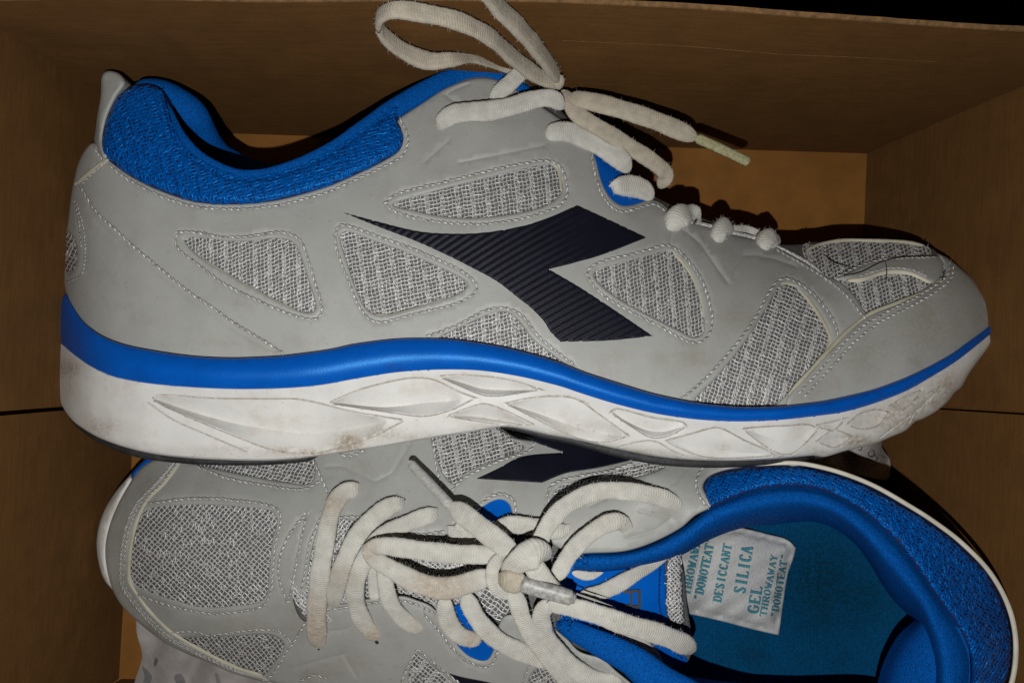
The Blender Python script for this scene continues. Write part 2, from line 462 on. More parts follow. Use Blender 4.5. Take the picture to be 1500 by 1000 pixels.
material('insole_blue', (0.001, 0.060, 0.155), dirt=(.001, .020, .030), dirtk=.95, rough=.75, spec=.05, var=.18, vscale=900, bump=1.0, bscale=1100, detail='weave', grime=.5, gscale=40, grimecol=(.003, .022, .035))
material('blue_patch', (0.001, 0.088, 0.43), tint=(.1, .5, 1), rough=.5, spec=.15, var=.06, bump=.15, bscale=1800)
material('lace', (0.545, 0.535, 0.49), rough=.85, spec=.15, var=.10, vscale=260, bump=.42, bscale=12, bdist=.0002, uvweave=True, sheen=.1, grime=.5, gscale=95, grimecol=(.42, .365, .275), dirt=(.36, .275, .185), dirtk=.85)
material('lace_beige', (0.45, 0.405, 0.325), rough=.85, spec=.15, var=.12, vscale=260, bump=.42, bscale=12, bdist=.0002, uvweave=True, sheen=.1, grime=.3, gscale=170, grimecol=(.40, .33, .22), dirt=(.40, .31, .20), dirtk=.8)
material('aglet_clear', (0.40, 0.40, 0.375), rough=.4, spec=.3, var=.3, vscale=700, bump=.3, bscale=600, bdist=.0002, trans=.1)
material('aglet', (0.50, 0.50, 0.47), rough=.28, spec=.6, var=.15, vscale=900, bump=.35, bscale=20, bdist=.0002, uvweave=True, trans=.15)
material('aglet_yellow', (0.44, 0.42, 0.24), rough=.3, spec=.5, var=.2, vscale=700, bump=.5, bscale=20, bdist=.0003, uvweave=True)
material('cream', (0.56, 0.53, 0.44), rough=.55, var=.08, bump=.15, grime=.3, gscale=200, grimecol=(.36, .29, .17))
material('card_shaded', (0.130, 0.061, 0.018), rough=.85, spec=.12, var=.09, vscale=90, bump=.45, bscale=1700, grime=.10, gscale=40, grimecol=(.16, .08, .03), dirtk=.9, dirt=(.40, .24, .10), flutes=.42)  # walls: colour darkened to paint in the dimmer, grazing flash
material('card_floor_lit', (0.225, 0.098, 0.023), rough=.85, spec=.12, var=.12, vscale=55, bump=.35, bscale=1400, grime=.2, gscale=60, grimecol=(.2, .09, .028))  # floor: slightly more orange board, paled further to paint in fuller flash light
material('card_fold', (0.21, 0.105, 0.036), rough=.9, var=.3, vscale=300, bump=.3)
material('card_edge', (0.22, 0.118, 0.045), rough=.9, var=.25, vscale=500, bump=.6, bscale=1500)
material('tissue', (0.30, 0.275, 0.265), rough=.7, var=.12, vscale=90, bump=.5, bscale=240, bdist=.001)
material('ink', (0.03, 0.03, 0.032), rough=.7, var=.1, bump=0)
material('ink_grey', (0.17, 0.165, 0.17), rough=.7, var=.2, bump=0)
material('ink_navy', (0.035, 0.04, 0.055), rough=.6, var=.1, bump=0)
material('packet', (0.47, 0.475, 0.47), rough=.65, var=.08, vscale=1200, bump=.8, bscale=900, bdist=.0004)
material('ink_teal', (0.06, 0.26, 0.32), rough=.7, var=.25, vscale=1500, bump=0)
material('floor_dark', (0.012, 0.013, 0.014), rough=.8, var=.3, vscale=8, bump=.1, bscale=50)
material('hair', (0.01, 0.008, 0.006), rough=.4, var=0, bump=0)

# ------------------------------------------------------------------ setting: dark floor under the box
def plane(name, x0, y0, x1, y1, z, mat):
    return link(name, [(x0, y0, z), (x1, y0, z), (x1, y1, z), (x0, y1, z)], [(0, 1, 2, 3)], mat, smooth=False)
g = plane('ground', -2, -2, 2, 2, -0.004, 'floor_dark'); g['kind'] = 'structure'; g['label'] = 'dark surface under the cardboard box'

# ------------------------------------------------------------------ the cardboard shoe box
box = thing('shoe_box', 'open brown cardboard shoe box holding both running shoes', 'box', (0.02, -0.01, 0.0))
BL, BR = (-0.1412, 0.1130), (0.1888, 0.1026)            # far corners of the floor
FL, FR = (-0.1560, -0.1400), (0.1790, -0.1480)          # near corners
def lerp(a, b, t): return (a[0] + (b[0] - a[0]) * t, a[1] + (b[1] - a[1]) * t)
def panel(name, bottom, top, th, out, mat='card_shaded', nu=40, nv=24, crease=None, bow=None, label=None, rimmat='card_edge'):
    """a cardboard wall between a bottom line and a top line, th thick, with a raw rim"""
    V = []; D = []; F = []
    b0, b1 = np.array(bottom[0]), np.array(bottom[1]); t0, t1 = np.array(top[0]), np.array(top[1]); out = np.array(out)
    for s in (0, 1):
        for i in range(nu + 1):
            for j in range(nv + 1):
                u, v = i / nu, j / nv
                p = (b0 + (b1 - b0) * u) * (1 - v) + (t0 + (t1 - t0) * u) * v
                k = 0.0
                if bow: p = p + out * bow(u, v)
                if crease: k = crease(u, v); p = p - out * 0.0005 * k
                p = p + out * (0.00035 * math.sin(u * 13 + v * 5) * v * (1 - s * .0))
                V.append(p + out * th * s); D.append(max(0, k) * (1 - s))
    m = nv + 1; n = (nu + 1) * m
    for i in range(nu):
        for j in range(nv):
            a = i * m + j; F.append((a, a + m, a + m + 1, a + 1)); F.append((n + a, n + a + 1, n + a + m + 1, n + a + m))
    for j in range(nv): F.append((j, j + 1, n + j + 1, n + j)); a = nu * m + j; F.append((a + 1, a, n + a, n + a + 1))
    for i in range(nu): a = i * m; F.append((a + m, a, n + a, n + a + m))
    o = link(name, V, F, mat, box, attrs={'dirt': D}, label=label, smooth=False)
    Fr = []; rv = []
    for i in range(nu + 1):
        a = np.array(V[i * m + nv]); b = np.array(V[n + i * m + nv]); up = np.array([0, 0, .0006 + .0003 * random.random()])
        rv += [a - out * .0002, a - out * .0002 + up, b + out * .0002 + up, b + out * .0002]
    for i in range(nu):
        for k in range(3): Fr.append((i * 4 + k, i * 4 + k + 1, i * 4 + 5 + k, i * 4 + 4 + k))
    r = link('rim', rv, Fr, rimmat, o, smooth=False)
    return o
ZR = 0.124
RIM = table([(-143, 107.0), (-114, 107.2), (33, 106.6), (64, 105.3), (99, 101.9), (145, 99.4), (190, 97.0)], 8)   # rim line of the far wall, mm
def wall_pt(u, v, inn=0.0):
    x = BL[0] + (BR[0] - BL[0]) * u; y = BL[1] + (BR[1] - BL[1]) * u; xr = x * (1 - .02) 
    yr = float(RIM(xr * 1000)) / 1000
    return np.array([x * (1 - v) + xr * v, y + (yr - y) * v ** 1.3 - inn, ZR * v])
def far_wall():
    nu, nv, th = 60, 30, .0011; V = []; F = []
    for s in (0, 1):
        for i in range(-2, nu + 3):
            for j in range(nv + 1): V.append(wall_pt(i / nu, j / nv, -th * s - .0003 * math.sin(i * .33 + j * .4) * (j / nv)))
    m = nv + 1; k = nu + 5; n = k * m
    for i in range(k - 1):
        for j in range(nv):
            a = i * m + j; F.append((a, a + m, a + m + 1, a + 1)); F.append((n + a, n + a + 1, n + a + m + 1, n + a + m))
    o = link('long_wall', V, F, 'card_shaded', box)
    rv = []; Fr = []
    for i in range(k):
        a = np.array(V[i * m + nv]); b = np.array(V[n + i * m + nv]); h = .0003 + .0003 * random.random()
        rv += [a + [0, -.0001, -.0002], a + [0, -.0001, h], b + [0, .0001, h], b + [0, .0001, -.0002]]
    for i in range(k - 1):
        for q in range(3): Fr.append((i * 4 + q, i * 4 + q + 1, i * 4 + 5 + q, i * 4 + 4 + q))
    link('rim', rv, Fr, 'card_edge', o, smooth=False)
    # pale fold line pressed into the board under the rim
    for u0, u1, v0 in ((.53, .90, .818),):
        P = [wall_pt(u, v0 + .002 * math.sin(u * 40), .0004) for u in np.linspace(u0, u1, 70)]; V2 = []; F2 = []
        for q, p in enumerate(P):
            hw = .00016 * random.random() ** 1.5 + .00003; V2 += [p + [0, 0, hw], p + [0, -.0001, 0], p - [0, 0, hw]]
        for q in range(len(P) - 1):
            b = q * 3; F2 += [(b, b + 1, b + 4, b + 3), (b + 1, b + 2, b + 5, b + 4)]
        link('fold_line', V2, F2, 'card_fold', o)
far_wall()
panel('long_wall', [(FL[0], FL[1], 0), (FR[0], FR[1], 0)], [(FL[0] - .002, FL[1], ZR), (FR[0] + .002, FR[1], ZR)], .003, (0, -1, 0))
for side, (A, B, o) in (('l', (BL, FL, (-1, 0, 0))), ('r', (BR, FR, (1, 0, 0)))):
    tm = (A[1] + 0.0125) / (A[1] - B[1])
    g1 = .0008 / 0.25
    for k, (t0, t1) in enumerate(((0.0005, tm - g1), (tm + g1, .9995))):
        p, q = lerp(A, B, t0), lerp(A, B, t1); e = (.0012 if k else 0) * o[0]
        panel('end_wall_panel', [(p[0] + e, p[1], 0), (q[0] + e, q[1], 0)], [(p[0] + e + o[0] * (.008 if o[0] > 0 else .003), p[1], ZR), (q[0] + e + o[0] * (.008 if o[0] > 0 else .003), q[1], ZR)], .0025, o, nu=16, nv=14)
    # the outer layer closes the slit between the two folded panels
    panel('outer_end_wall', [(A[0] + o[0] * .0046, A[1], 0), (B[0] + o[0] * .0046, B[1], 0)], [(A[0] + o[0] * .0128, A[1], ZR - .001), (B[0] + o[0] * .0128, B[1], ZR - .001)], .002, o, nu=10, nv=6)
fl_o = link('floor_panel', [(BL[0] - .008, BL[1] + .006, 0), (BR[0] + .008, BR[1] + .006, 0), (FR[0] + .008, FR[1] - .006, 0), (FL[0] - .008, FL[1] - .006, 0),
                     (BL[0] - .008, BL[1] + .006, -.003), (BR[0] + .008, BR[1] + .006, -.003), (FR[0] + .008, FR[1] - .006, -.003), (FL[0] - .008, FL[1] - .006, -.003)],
     [(3, 2, 1, 0), (4, 5, 6, 7), (0, 1, 5, 4), (1, 2, 6, 5), (2, 3, 7, 6), (3, 0, 4, 7)], 'card_floor_lit', box, smooth=False)

# ================================================================== upper shoe, lying on its side
shoe1 = thing('running_shoe', 'grey running shoe with blue stripe lying on its side, toe to the right', 'shoe', (0.0, 0.03, 0.0), 'pair of worn grey running shoes')
ZCX = table([(80, .048), (1000, .048), (1250, .053), (1350, .059), (1456, .068)], 30)   # the toe springs up a little
A1 = table([(84, 0), (90, .011), (98, .018), (112, .026), (135, .033), (165, .0375), (210, .041), (300, .0435), (450, .044), (600, .043), (800, .045), (1000, .047), (1150, .0455),
            (1250, .039), (1330, .031), (1390, .021), (1425, .012), (1445, .005), (1456, 0)], 8)
AS = table([(79, 0), (86, .010), (96, .020), (112, .029), (135, .0365), (165, .041), (210, .0445), (300, .047), (450, .0475), (600, .046), (800, .0485), (1000, .0505), (1150, .049),
            (1250, .0415), (1330, .033), (1390, .023), (1425, .014), (1447, .006), (1460, 0)], 8)
TZ = table([(88, 330), (120, 240), (150, 200), (250, 190), (400, 225), (550, 150), (650, 105), (720, 92), (800, 150), (900, 240), (955, 285), (1040, 328), (1139, 352), (1236, 345), (1320, 347), (1370, 362), (1407, 390), (1456, 450)], 16)
B0 = table([(88, .95), (200, .88), (400, .80), (600, .66), (750, .56), (900, .50), (1050, .36), (1140, .16), (1200, .02), (1456, 0)], 20)
SX = [(84, 425), (92, 430), (100, 438), (121, 470), (148, 491), (182, 504.5), (233, 514.7), (284, 521.5), (335, 524), (386, 522.5), (420, 520), (480, 512), (520, 503.5), (580, 496), (625, 495), (670, 497.5),
      (730, 506.5), (775, 517), (820, 530.5), (860, 546), (900, 559), (960, 577), (1020, 589), (1080, 595), (1140, 594.4), (1200, 587.5), (1235, 580.5), (1281, 569), (1327, 551.7), (1361, 535.6), (1396, 516), (1415, 502), (1436, 487), (1452, 474)]
SBX = [(84, 495), (100, 516), (131, 538.5), (165, 554), (216, 564), (284, 570), (352, 572.5), (420, 571), (470, 566.5), (520, 557.5), (580, 548), (640, 544), (700, 545), (760, 553.6), (820, 568), (850, 578),
       (900, 593.5), (960, 608), (1020, 616.6), (1080, 619.6), (1140, 617.5), (1200, 611), (1235, 606), (1281, 593), (1327, 575), (1361, 556), (1396, 534.5), (1417, 519), (1438, 502), (1456, 486)]
S1 = table(SX, 3); SB1 = table(SBX, 3)
def H1(x, y):
    t = (y - TZ(x)) / (S1(x) - TZ(x)); tc = np.clip(t, 0, 1.15)
    pr = np.clip(1 - np.abs(1 - np.clip(tc, 0, 1)) ** 2.1, 0, 1) ** .85
    b = B0(x); B = b + (1 - b) * pr + np.clip(t, -.3, 0) * .55
    return ZCX(x) + A1(x) * B
def HS(x, y):
    return ZCX(x) + AS(x)

# --- outlines
heel_edge = [(97, 430), (91, 402), (92, 375), (97, 342), (101, 312), (104, 288), (108, 265), (114, 241), (125, 219), (137, 209)]
collar_line = [(150, 226), (160, 235), (185, 253.5), (215, 270), (248, 283.5), (284, 294), (320, 297.6), (365, 297), (404, 292.5), (440, 284), (485, 270), (530, 250.5), (566, 232.5), (584, 219), (589, 204), (585.5, 189), (581, 178, 'c')]
eyestay_line = [(588, 171), (620, 150), (650, 130.5), (680, 118.5), (704, 114), (728, 117), (746, 124.5), (775, 144), (803, 162), (830, 181), (856, 203), (868, 222), (874, 237), (879, 258), (887, 278), (898, 293), (911, 300.5), (925, 300), (938, 296.5), (953, 292.5),
                (967, 296), (978, 305), (990, 321), (1012, 326), (1040, 333), (1067, 342), (1110, 352), (1139, 362), (1169, 378), (1182, 385), (1200, 400), (1230, 412), (1251, 431), (1269, 458, 'c')]
bottom1 = [(x, y + 9) for x, y in reversed(SX) if 98 < x < 1170]
over1 = loop(heel_edge + collar_line + eyestay_line + [(1255, 500), (1215, 545), (1172, 600, 'c')] + bottom1 + [(100, 445, 'c')], 5)

W = {}
W['quarter_rear'] = [(271, 350), (296, 349), (333, 353.6), (371, 353.6), (399, 350), (419, 351), (432, 359), (442, 382), (451, 411.5), (462, 447), (458, 456), (442, 456), (408, 441), (371, 422), (333, 400), (296, 378), (277, 361)]
W['quarter_mid'] = [(499, 347), (505, 340), (518, 342), (546.5, 353), (584.5, 366), (622.5, 383), (660.5, 400), (683, 413.5), (681, 423), (660.5, 434), (613, 448), (575, 459), (552, 460), (537, 451.5), (524, 427), (510, 387)]
W['upper'] = [(576, 300), (596, 292.5), (650, 277.5), (710, 262.5), (770, 247.5), (809, 241.5), (819.5, 255), (821.6, 282), (800, 300), (755, 312), (695, 318.6), (650, 316.5), (605, 307.5)]
W['vamp'] = [(870.5, 403.5), (875, 396), (911, 386), (948, 375.5), (978, 368), (987, 371), (1002, 387), (1017, 411), (1028, 443), (1031, 467), (1029, 487.5), (1017, 493), (995, 483), (948, 459.5), (911, 439), (884.5, 420)]
W['forefoot'] = [(1144, 417.5), (1164, 419.5), (1185, 439), (1209, 475), (1216.5, 499), (1206, 520), (1176, 553), (1146, 583), (1128, 599, 'c'), (1080, 600.5), (1018, 594, 'c'), (1020, 583), (1050, 553), (1095, 496), (1125, 448)]
W['arch'] = [(640, 497.5, 'c'), (652, 490), (685, 475), (724, 458.5), (745, 458.5), (763, 475), (778, 496), (805, 517), (828, 534, 'c'), (810, 533.5), (760, 518), (700, 505.5)]
W['heel'] = [(96, 338), (105, 344), (112, 362), (111, 388), (101, 401), (96, 396)]
WL = {k: loop(v, 4) for k, v in W.items()}

# --- under layer that fills the whole upper, and the round of the body below it
sil = loop(heel_edge + [(144, 200), (158, 165), (172, 141), (191, 128), (215, 124), (234, 132), (244, 148), (252, 169), (263, 196), (284, 223), (314, 241), (350, 253), (380, 253), (410, 247), (440, 237), (485, 214), (530, 184), (575, 152.5), (620, 126), (650, 111), (680, 102), (710, 100), (740, 111), (775, 141), (803, 163), (830, 183), (858, 206), (890, 250), (912, 288), (938, 296), (953, 293.5), (967, 297), (978, 306), (990, 322), (1012, 327), (1040, 334), (1067, 342), (1110, 351), (1139, 358), (1170, 358.5),
                        (1200, 354), (1236, 351), (1275, 351.5), (1320, 353), (1354, 359), (1374, 372), (1389, 380), (1406, 394), (1424, 410), (1444, 440), (1451, 466), (1450, 476)]
           + [(x, y + 12) for x, y in reversed(SX) if 98 < x < 1440] + [(99, 446)], 6)
def coarse(p, n=5): return p[::n]
sheet('under_layer', sil, H1, 'fabric_dark', shoe1, off=-.0013, thick=.0004, edge=3, step=10)

def hull(name, outline, zs, mat, parent, rings, zfloor, shape):
    """the side of the body away from the lens: rings below the traced rim, drawn in towards the middle"""
    Wp = wpt(outline[:, 0], outline[:, 1], zs(outline[:, 0], outline[:, 1])); n = len(Wp)
    xy = Wp[:, :2]; s = 0.5 * np.sum(xy[:, 0] * np.roll(xy[:, 1], -1) - np.roll(xy[:, 0], -1) * xy[:, 1])
    nn = normals2(xy) * (1 if s > 0 else -1)
    V = []; F = []
    for k in range(rings + 1):
        u = k / rings
        V.append(np.column_stack([xy - nn * shape(u), Wp[:, 2] * (1 - u) + zfloor * u]))
    V = np.vstack(V)
    for k in range(rings):
        for i in range(n):
            j = (i + 1) % n; F.append((k * n + i, k * n + j, (k + 1) * n + j, (k + 1) * n + i))
    F.append(tuple(rings * n + i for i in range(n)))
    return link(name, V, F, mat, parent)
notop = loop(heel_edge + [(160, 240), (215, 275), (284, 300), (365, 303), (440, 290), (530, 256), (600, 190), (650, 140), (704, 120), (746, 130), (803, 168), (856, 210), (900, 285), (953, 297), (1012, 331), (1110, 356), (1170, 362), (1236, 353), (1320, 355), (1374, 373), (1406, 395), (1444, 440), (1450, 476)]
           + [(x, y + 12) for x, y in reversed(SX) if 98 < x < 1440] + [(99, 446)], 8)
hull('far_side', notop, lambda x, y: H1(x, y) - .003, 'leather', shoe1, 6, .004, lambda u: .0006 + .010 * max(0, u - .45) ** 1.5 * 2)

SEAMS = []
def seam(paths, surf, parent, **k):
    for pts, closed in paths:
        q = catmull(pts, 5, closed); SEAMS.append(np.vstack([q, q[:1]]) if closed else q)
    return stitch(paths, surf, parent, **k)
# --- seams
seam([([(264, 340), (296, 341.5), (324, 347), (361, 346), (404, 340), (427, 344), (442, 355.5), (451, 380), (464, 423), (471.5, 451), (468, 463), (455, 467.5), (417, 457), (371, 437), (324, 413), (287, 385), (259, 362), (257, 348)], True)], H1, shoe1)
seam([([(491, 343), (499, 330), (518, 333), (556, 347), (603.5, 364), (641.5, 380), (679.5, 399), (698, 417), (693, 430.6), (670, 444), (632, 454), (594, 463), (562, 471.5), (543, 468.6), (527.5, 451.5), (512, 415), (495, 372)], True)], H1, shoe1)
seam([([(564.5, 297), (584, 283.5), (650, 267), (710, 252), (764, 240), (806, 235.5), (824, 249), (831.5, 282), (821, 300), (779, 316.5), (710, 328), (635, 324), (584, 312)], True)], H1, shoe1)
seam([([(860, 401.6), (870, 388.5), (896, 379), (939, 369), (978, 359), (995, 368), (1010, 383), (1028, 409), (1039.5, 443), (1044, 471), (1036, 493), (1023, 501.5), (1004, 498), (967, 478), (911, 450), (877, 426)], True)], H1, shoe1)
seam([([(1002, 581.5), (1035, 553), (1080, 502), (1110, 460), (1134, 418), (1149, 407.5), (1170, 413.5), (1200, 439), (1221, 469), (1227, 487)], False)], H1, shoe1)
seam([([(628, 491.5), (670, 476.5), (709, 455.5), (739, 451), (766, 463), (784, 487), (814, 514), (838, 532)], False)], H1, shoe1)
seam([([(162, 244), (185, 261), (215, 278), (248, 292), (284, 302), (320, 306), (365, 305.5), (404, 301), (440, 293), (485, 279), (530, 259), (566, 242), (590, 227), (598, 207), (593, 188), (587, 176)], False)], H1, shoe1)
seam([([(119, 276), (140, 309), (167, 334.5), (191, 357), (240, 398), (277, 428), (309, 449), (343, 473), (386, 499), (413, 516)], False)], H1, shoe1)
seam([([(112, 300), (121, 330), (124, 360), (123, 385), (117, 404), (100, 412)], False), ([(108, 296), (115, 325), (118, 360)], False)], H1, shoe1, pitch=6, wid=1.2)
seam([([(868, 229), (873, 258), (881, 281), (896, 303), (912, 310), (932, 306), (957, 299), (972, 306)], False)], H1, shoe1, pitch=8)
seam([([(120, 268), (138, 251), (152, 238)], False)], H1, shoe1, pitch=7, wid=1.2)
seam([([(137, 214), (143, 225), (152, 235)], False)], H1, shoe1, pitch=7, wid=1.1)

# --- grey synthetic overlay with its openings
emb = [resample(np.array(p, float), 4) for p in ([(1001, 336), (1026, 356), (1051, 393), (1067, 414)], [(1073, 408), (1080, 390), (1089, 374), (1110, 374), (1135, 379), (1165, 389)],
       [(653, 139), (660, 145), (672, 151)], [(653, 139), (668, 130), (686, 123)], [(623, 237), (640, 221), (656, 207)], [(674, 238), (735, 226), (797, 213)], [(985, 330), (983, 345), (981, 358)])]
seam_gr = [catmull(p, 4, False) for p in ([(128, 287), (140, 320), (175, 352), (228, 399), (268, 431), (301, 453), (334, 477), (377, 502), (405, 516)],)]
scuff = blobs([(1075, 470, 30, 26, .35), (1010, 530, 40, 18, .3), (985, 545, 12, 10, .4), (1130, 420, 14, 22, .35), (320, 502, 60, 6, .35), (289, 467, 2.5, 2, 1.0), (1060, 400, 10, 10, .4), (150, 495, 20, 14, .3), (900, 520, 30, 10, .25)])
sheet('overlay', over1, H1, 'leather', shoe1, holes=[WL[k] for k in W if k not in ()], off=-.0010, thick=.0018, edge=2.6, step=9,
      lines=emb, grooves=[(e, 1.6, .0004, .22) for e in emb] + [(e, 2.0, .0003, .25) for e in seam_gr] + [(e, 2.4, .0004, .65) for e in SEAMS], dirtf=scuff)
for k, (ang, sk) in dict(quarter_rear=(-22, .35), quarter_mid=(-14, .1), upper=(-12, .1), vamp=(-25, .35), forefoot=(22, -.1), arch=(-16, .2), heel=(30, 0)).items():
    o = sheet('mesh_window', offset(WL[k], 5), H1, 'fabric_dark', shoe1, off=-.0012, thick=.0002, edge=2, step=10)
    net(WL[k], H1, o, ang=ang, skew=sk, off=-.00055)
# pale cut edges showing where the overlay is worn
for p in ([(1168, 422), (1185, 440), (1209, 476), (1217, 499), (1207, 520)], [(1164, 419), (1154, 415), (1145, 416)]):
    tube('worn_edge', [(x, y, .0003, 6) for x, y in p], 'leather_cut', shoe1, surf=H1, flat=.5, nseg=8, ripple=.1)
tube('worn_edge', [(x, y, .0002, 5) for x, y in [(986, 370), (1003, 388), (1018, 412), (1029, 444), (1032, 467)]], 'leather_cut', shoe1, surf=H1, flat=.5, nseg=8, ripple=.1)
tube('worn_edge', [(x, y, .0001, 4.5) for x, y in [(290, 376), (333, 402), (371, 424), (408, 443), (440, 458)]], 'leather_cut', shoe1, surf=H1, flat=.5, nseg=8, ripple=.1)
tube('worn_edge', [(x, y, .0001, 6) for x, y in [(545, 461), (575, 462), (613, 451), (660, 437)]], 'leather_cut', shoe1, surf=H1, flat=.5, nseg=8, ripple=.1)
tube('worn_edge', [(x, y, .0002, 5) for x, y in [(806, 240), (815, 244), (820, 256), (822, 280)]], 'leather_cut', shoe1, surf=H1, flat=.5, nseg=8, ripple=.1)

# --- side logo: a ribbed navy print
logo = loop([(495, 308.6, 'c'), (556, 325), (613, 338.5), (660, 342), (708, 340.5), (760, 332), (800, 320), (845, 300, 'c'), (900, 325), (948, 348, 'c'), (880, 374), (805, 394.5, 'c'), (855, 424), (911, 461), (956.5, 492, 'c'), (892, 498.7), (821, 500.6, 'c'), (806, 485.6), (797, 471), (780, 453), (760, 437), (727, 411.6), (689, 391), (651, 372), (603.5, 351), (556, 333)], 4)
def ribs(x, y):
    a = math.radians(-33) + (x - 700) * .00035
    u = -np.sin(a) * (x - 700) + np.cos(a) * (y - 400)
    s = .5 + .5 * np.cos(u * 2 * math.pi / 9.2)
    fade = np.clip(1 - np.hypot((x - 875) / 60, (y - 345) / 40), 0, 1)
    return .00042 * (1 - (1 - s) ** 2) * (1 - np.minimum(fade * 1.6, 1)) - .0002
sheet('side_logo', logo, H1, 'navy', shoe1, off=.0006, thick=.0006, edge=1.5, step=2.6, disp=ribs)

# --- toe: open mesh, a dividing band and the toe cap
toe_mesh = loop([(1172, 360), (1200, 354), (1236, 351), (1275, 351.5), (1320, 353), (1354, 359), (1376, 373), (1384, 395), (1370, 420), (1320, 448), (1272, 465), (1250, 434), (1228, 414), (1200, 402), (1180, 386)], 5)
o = sheet('toe_mesh', toe_mesh, H1, 'fabric_dark', shoe1, off=-.0010, thick=.0003, edge=2, step=9)
net(toe_mesh, H1, o, ang=-28, skew=.3, off=-.0005, grow=0, pitch=5.6, wid=1.2)
band = loop([(1226, 408), (1245, 398), (1275, 384), (1300, 377.5), (1340, 374), (1372, 373), (1382, 384), (1378, 405), (1366, 416), (1350, 406), (1330, 399), (1305, 397), (1275, 404), (1250, 409)], 5)
sheet('toe_band', band, H1, 'leather', shoe1, off=-.0006, thick=.0018, edge=2.4, step=7, dirtf=blobs([(1320, 385, 40, 10, .5)]))
tube('worn_edge', [(x, y, .0006, 6.5) for x, y in [(1240, 411), (1262, 409.5), (1285, 402), (1306, 398), (1332, 400), (1352, 408), (1364, 415)]], 'cream', shoe1, surf=H1, flat=.5, nseg=8, ripple=.1)
stitch([([(1232, 402), (1262, 388), (1290, 380), (1330, 377), (1368, 376)], False), ([(1262, 403), (1300, 392), (1335, 394), (1355, 402)], False)], H1, shoe1, pitch=8, wid=1.2)
tube('worn_edge', [(x, y, .0004, 5) for x, y in [(1178, 368), (1200, 358), (1236, 352), (1280, 352.5), (1322, 354), (1355, 360)]], 'leather_cut', shoe1, surf=H1, flat=.6, nseg=8, ripple=.1)
cap = loop([(1372, 370, 'c'), (1389, 378), (1407, 392.5), (1425, 409), (1445, 439), (1452, 466), (1450, 482, 'c'), (1424, 506), (1396, 526), (1361, 545), (1327, 561), (1281, 578), (1235, 590), (1150, 600, 'c'), (1153, 581), (1182, 550), (1218, 511), (1242, 487), (1275, 461), (1320, 443), (1360, 426), (1379, 410), (1384, 392)], 5)
capscuff = blobs([(1300, 500, 6, 10, .5), (1262, 556, 5, 4, .6), (1335, 530, 5, 4, .6), (1225, 560, 4, 3, .6), (1380, 420, 25, 20, .3), (1217, 542, 4, 3, .6), (1270, 520, 60, 30, .4), (1350, 480, 60, 50, .45), (1200, 560, 30, 20, .4), (1180, 580, 20, 10, .5)])
sheet('toe_cap', cap, H1, 'leather', shoe1, off=-.0004, thick=.0024, edge=3.2, step=8, dirtf=capscuff)
tube('worn_edge', [(x, y, .0012, 6) for x, y in [(1379, 408), (1360, 424.5), (1320, 441.5), (1275, 459.5), (1242, 485), (1218, 509), (1182, 548), (1155, 578)]], 'leather_cut', shoe1, surf=H1, flat=.5, nseg=8, ripple=.12)
stitch([([(1392, 384), (1388, 404), (1350, 431), (1290, 462), (1262, 480), (1236, 503), (1212, 530), (1172, 574)], False)], H1, shoe1, off=.0022, pitch=8)
stitch([([(1398, 390), (1394, 408), (1354, 438), (1296, 468), (1268, 487), (1244, 509), (1220, 536), (1182, 578)], False)], H1, shoe1, off=.0022, pitch=8)
stitch([([(1140, 366), (1175, 386), (1210, 408), (1238, 430), (1256, 452), (1266, 464)], False)], H1, shoe1, pitch=8)

# --- heel: patch behind the counter, piping and pull tab
tube('heel_piping', [(110, 270, .0006, 8), (118, 264, .0010, 7.5), (134, 251, .0010, 7), (150, 239, .0010, 7), (160, 233, .0008, 8)], 'leather_cut', shoe1, surf=H1, nseg=10)
tabp = loop([(137, 211), (139, 189), (142, 165), (146.5, 141), (148, 113), (152, 106), (160, 103.5), (175, 108), (184, 121), (180, 130), (172, 140), (159, 166), (152, 190), (150, 210), (158, 231), (150, 232)], 4)
def HT(x, y): return H1(x, y) + .001 - np.clip((150 - x) / 14, 0, 1) ** 2 * .006 + np.clip((190 - y) / 90, 0, 1) * .003
sheet('heel_tab', tabp, HT, 'leather', shoe1, off=-.001, thick=.0026, edge=5, step=6, skirt=.006)

# --- padded blue collar
cin = [(150, 226), (160, 236), (185, 255), (215, 272), (248, 286), (284, 297), (320, 301), (365, 300), (404, 295.5), (440, 287), (485, 273), (530, 253.5), (566, 235.5), (586, 222), (593, 204), (589, 187), (584, 178)]
cout = [(590, 142), (575, 151.5), (530, 183), (485, 213), (440, 235.5), (410, 246), (380, 252), (350, 252), (314, 240), (284, 222), (263, 195), (252.5, 168), (245, 147), (236, 130.5), (215, 121.5), (191, 126), (171.5, 139.5), (158, 165), (150, 189), (148, 210)]
colp = loop(cin + cout, 5)
def HC(x, y): return H1(x, y)
roll_line = catmull([(252, 200), (272, 226), (300, 245), (340, 262), (385, 262), (420, 254), (460, 238), (510, 211), (560, 176), (590, 160)], 4, False)
sheet('collar', colp, HC, 'blue_base', shoe1, off=-.0006, thick=.0042, edge=15, step=6, skirt=.004, grooves=[(roll_line, 5, .0009, 0)])
knit = offset(colp, -1.5)
def HK(x, y):
    d = segdist(segs_of(colp), np.stack([np.ravel(x), np.ravel(y)], -1)).reshape(np.shape(x)); u = np.clip(d / 15, 0, 1)
    q = segdist(segs_of(roll_line, False), np.stack([np.ravel(x), np.ravel(y)], -1)).reshape(np.shape(x))
    return H1(x, y) - .0006 + .0042 * np.sqrt(1 - (1 - u) ** 2) - .0009 * np.clip(1 - q / 5, 0, 1)
net(knit, HK, shoe1, ang=-14, pitch=5.0, off=.0002, mat='blue_knit', wid=1.7, band=3, grow=0, name='collar_knit', extra=.8, wob=.6)
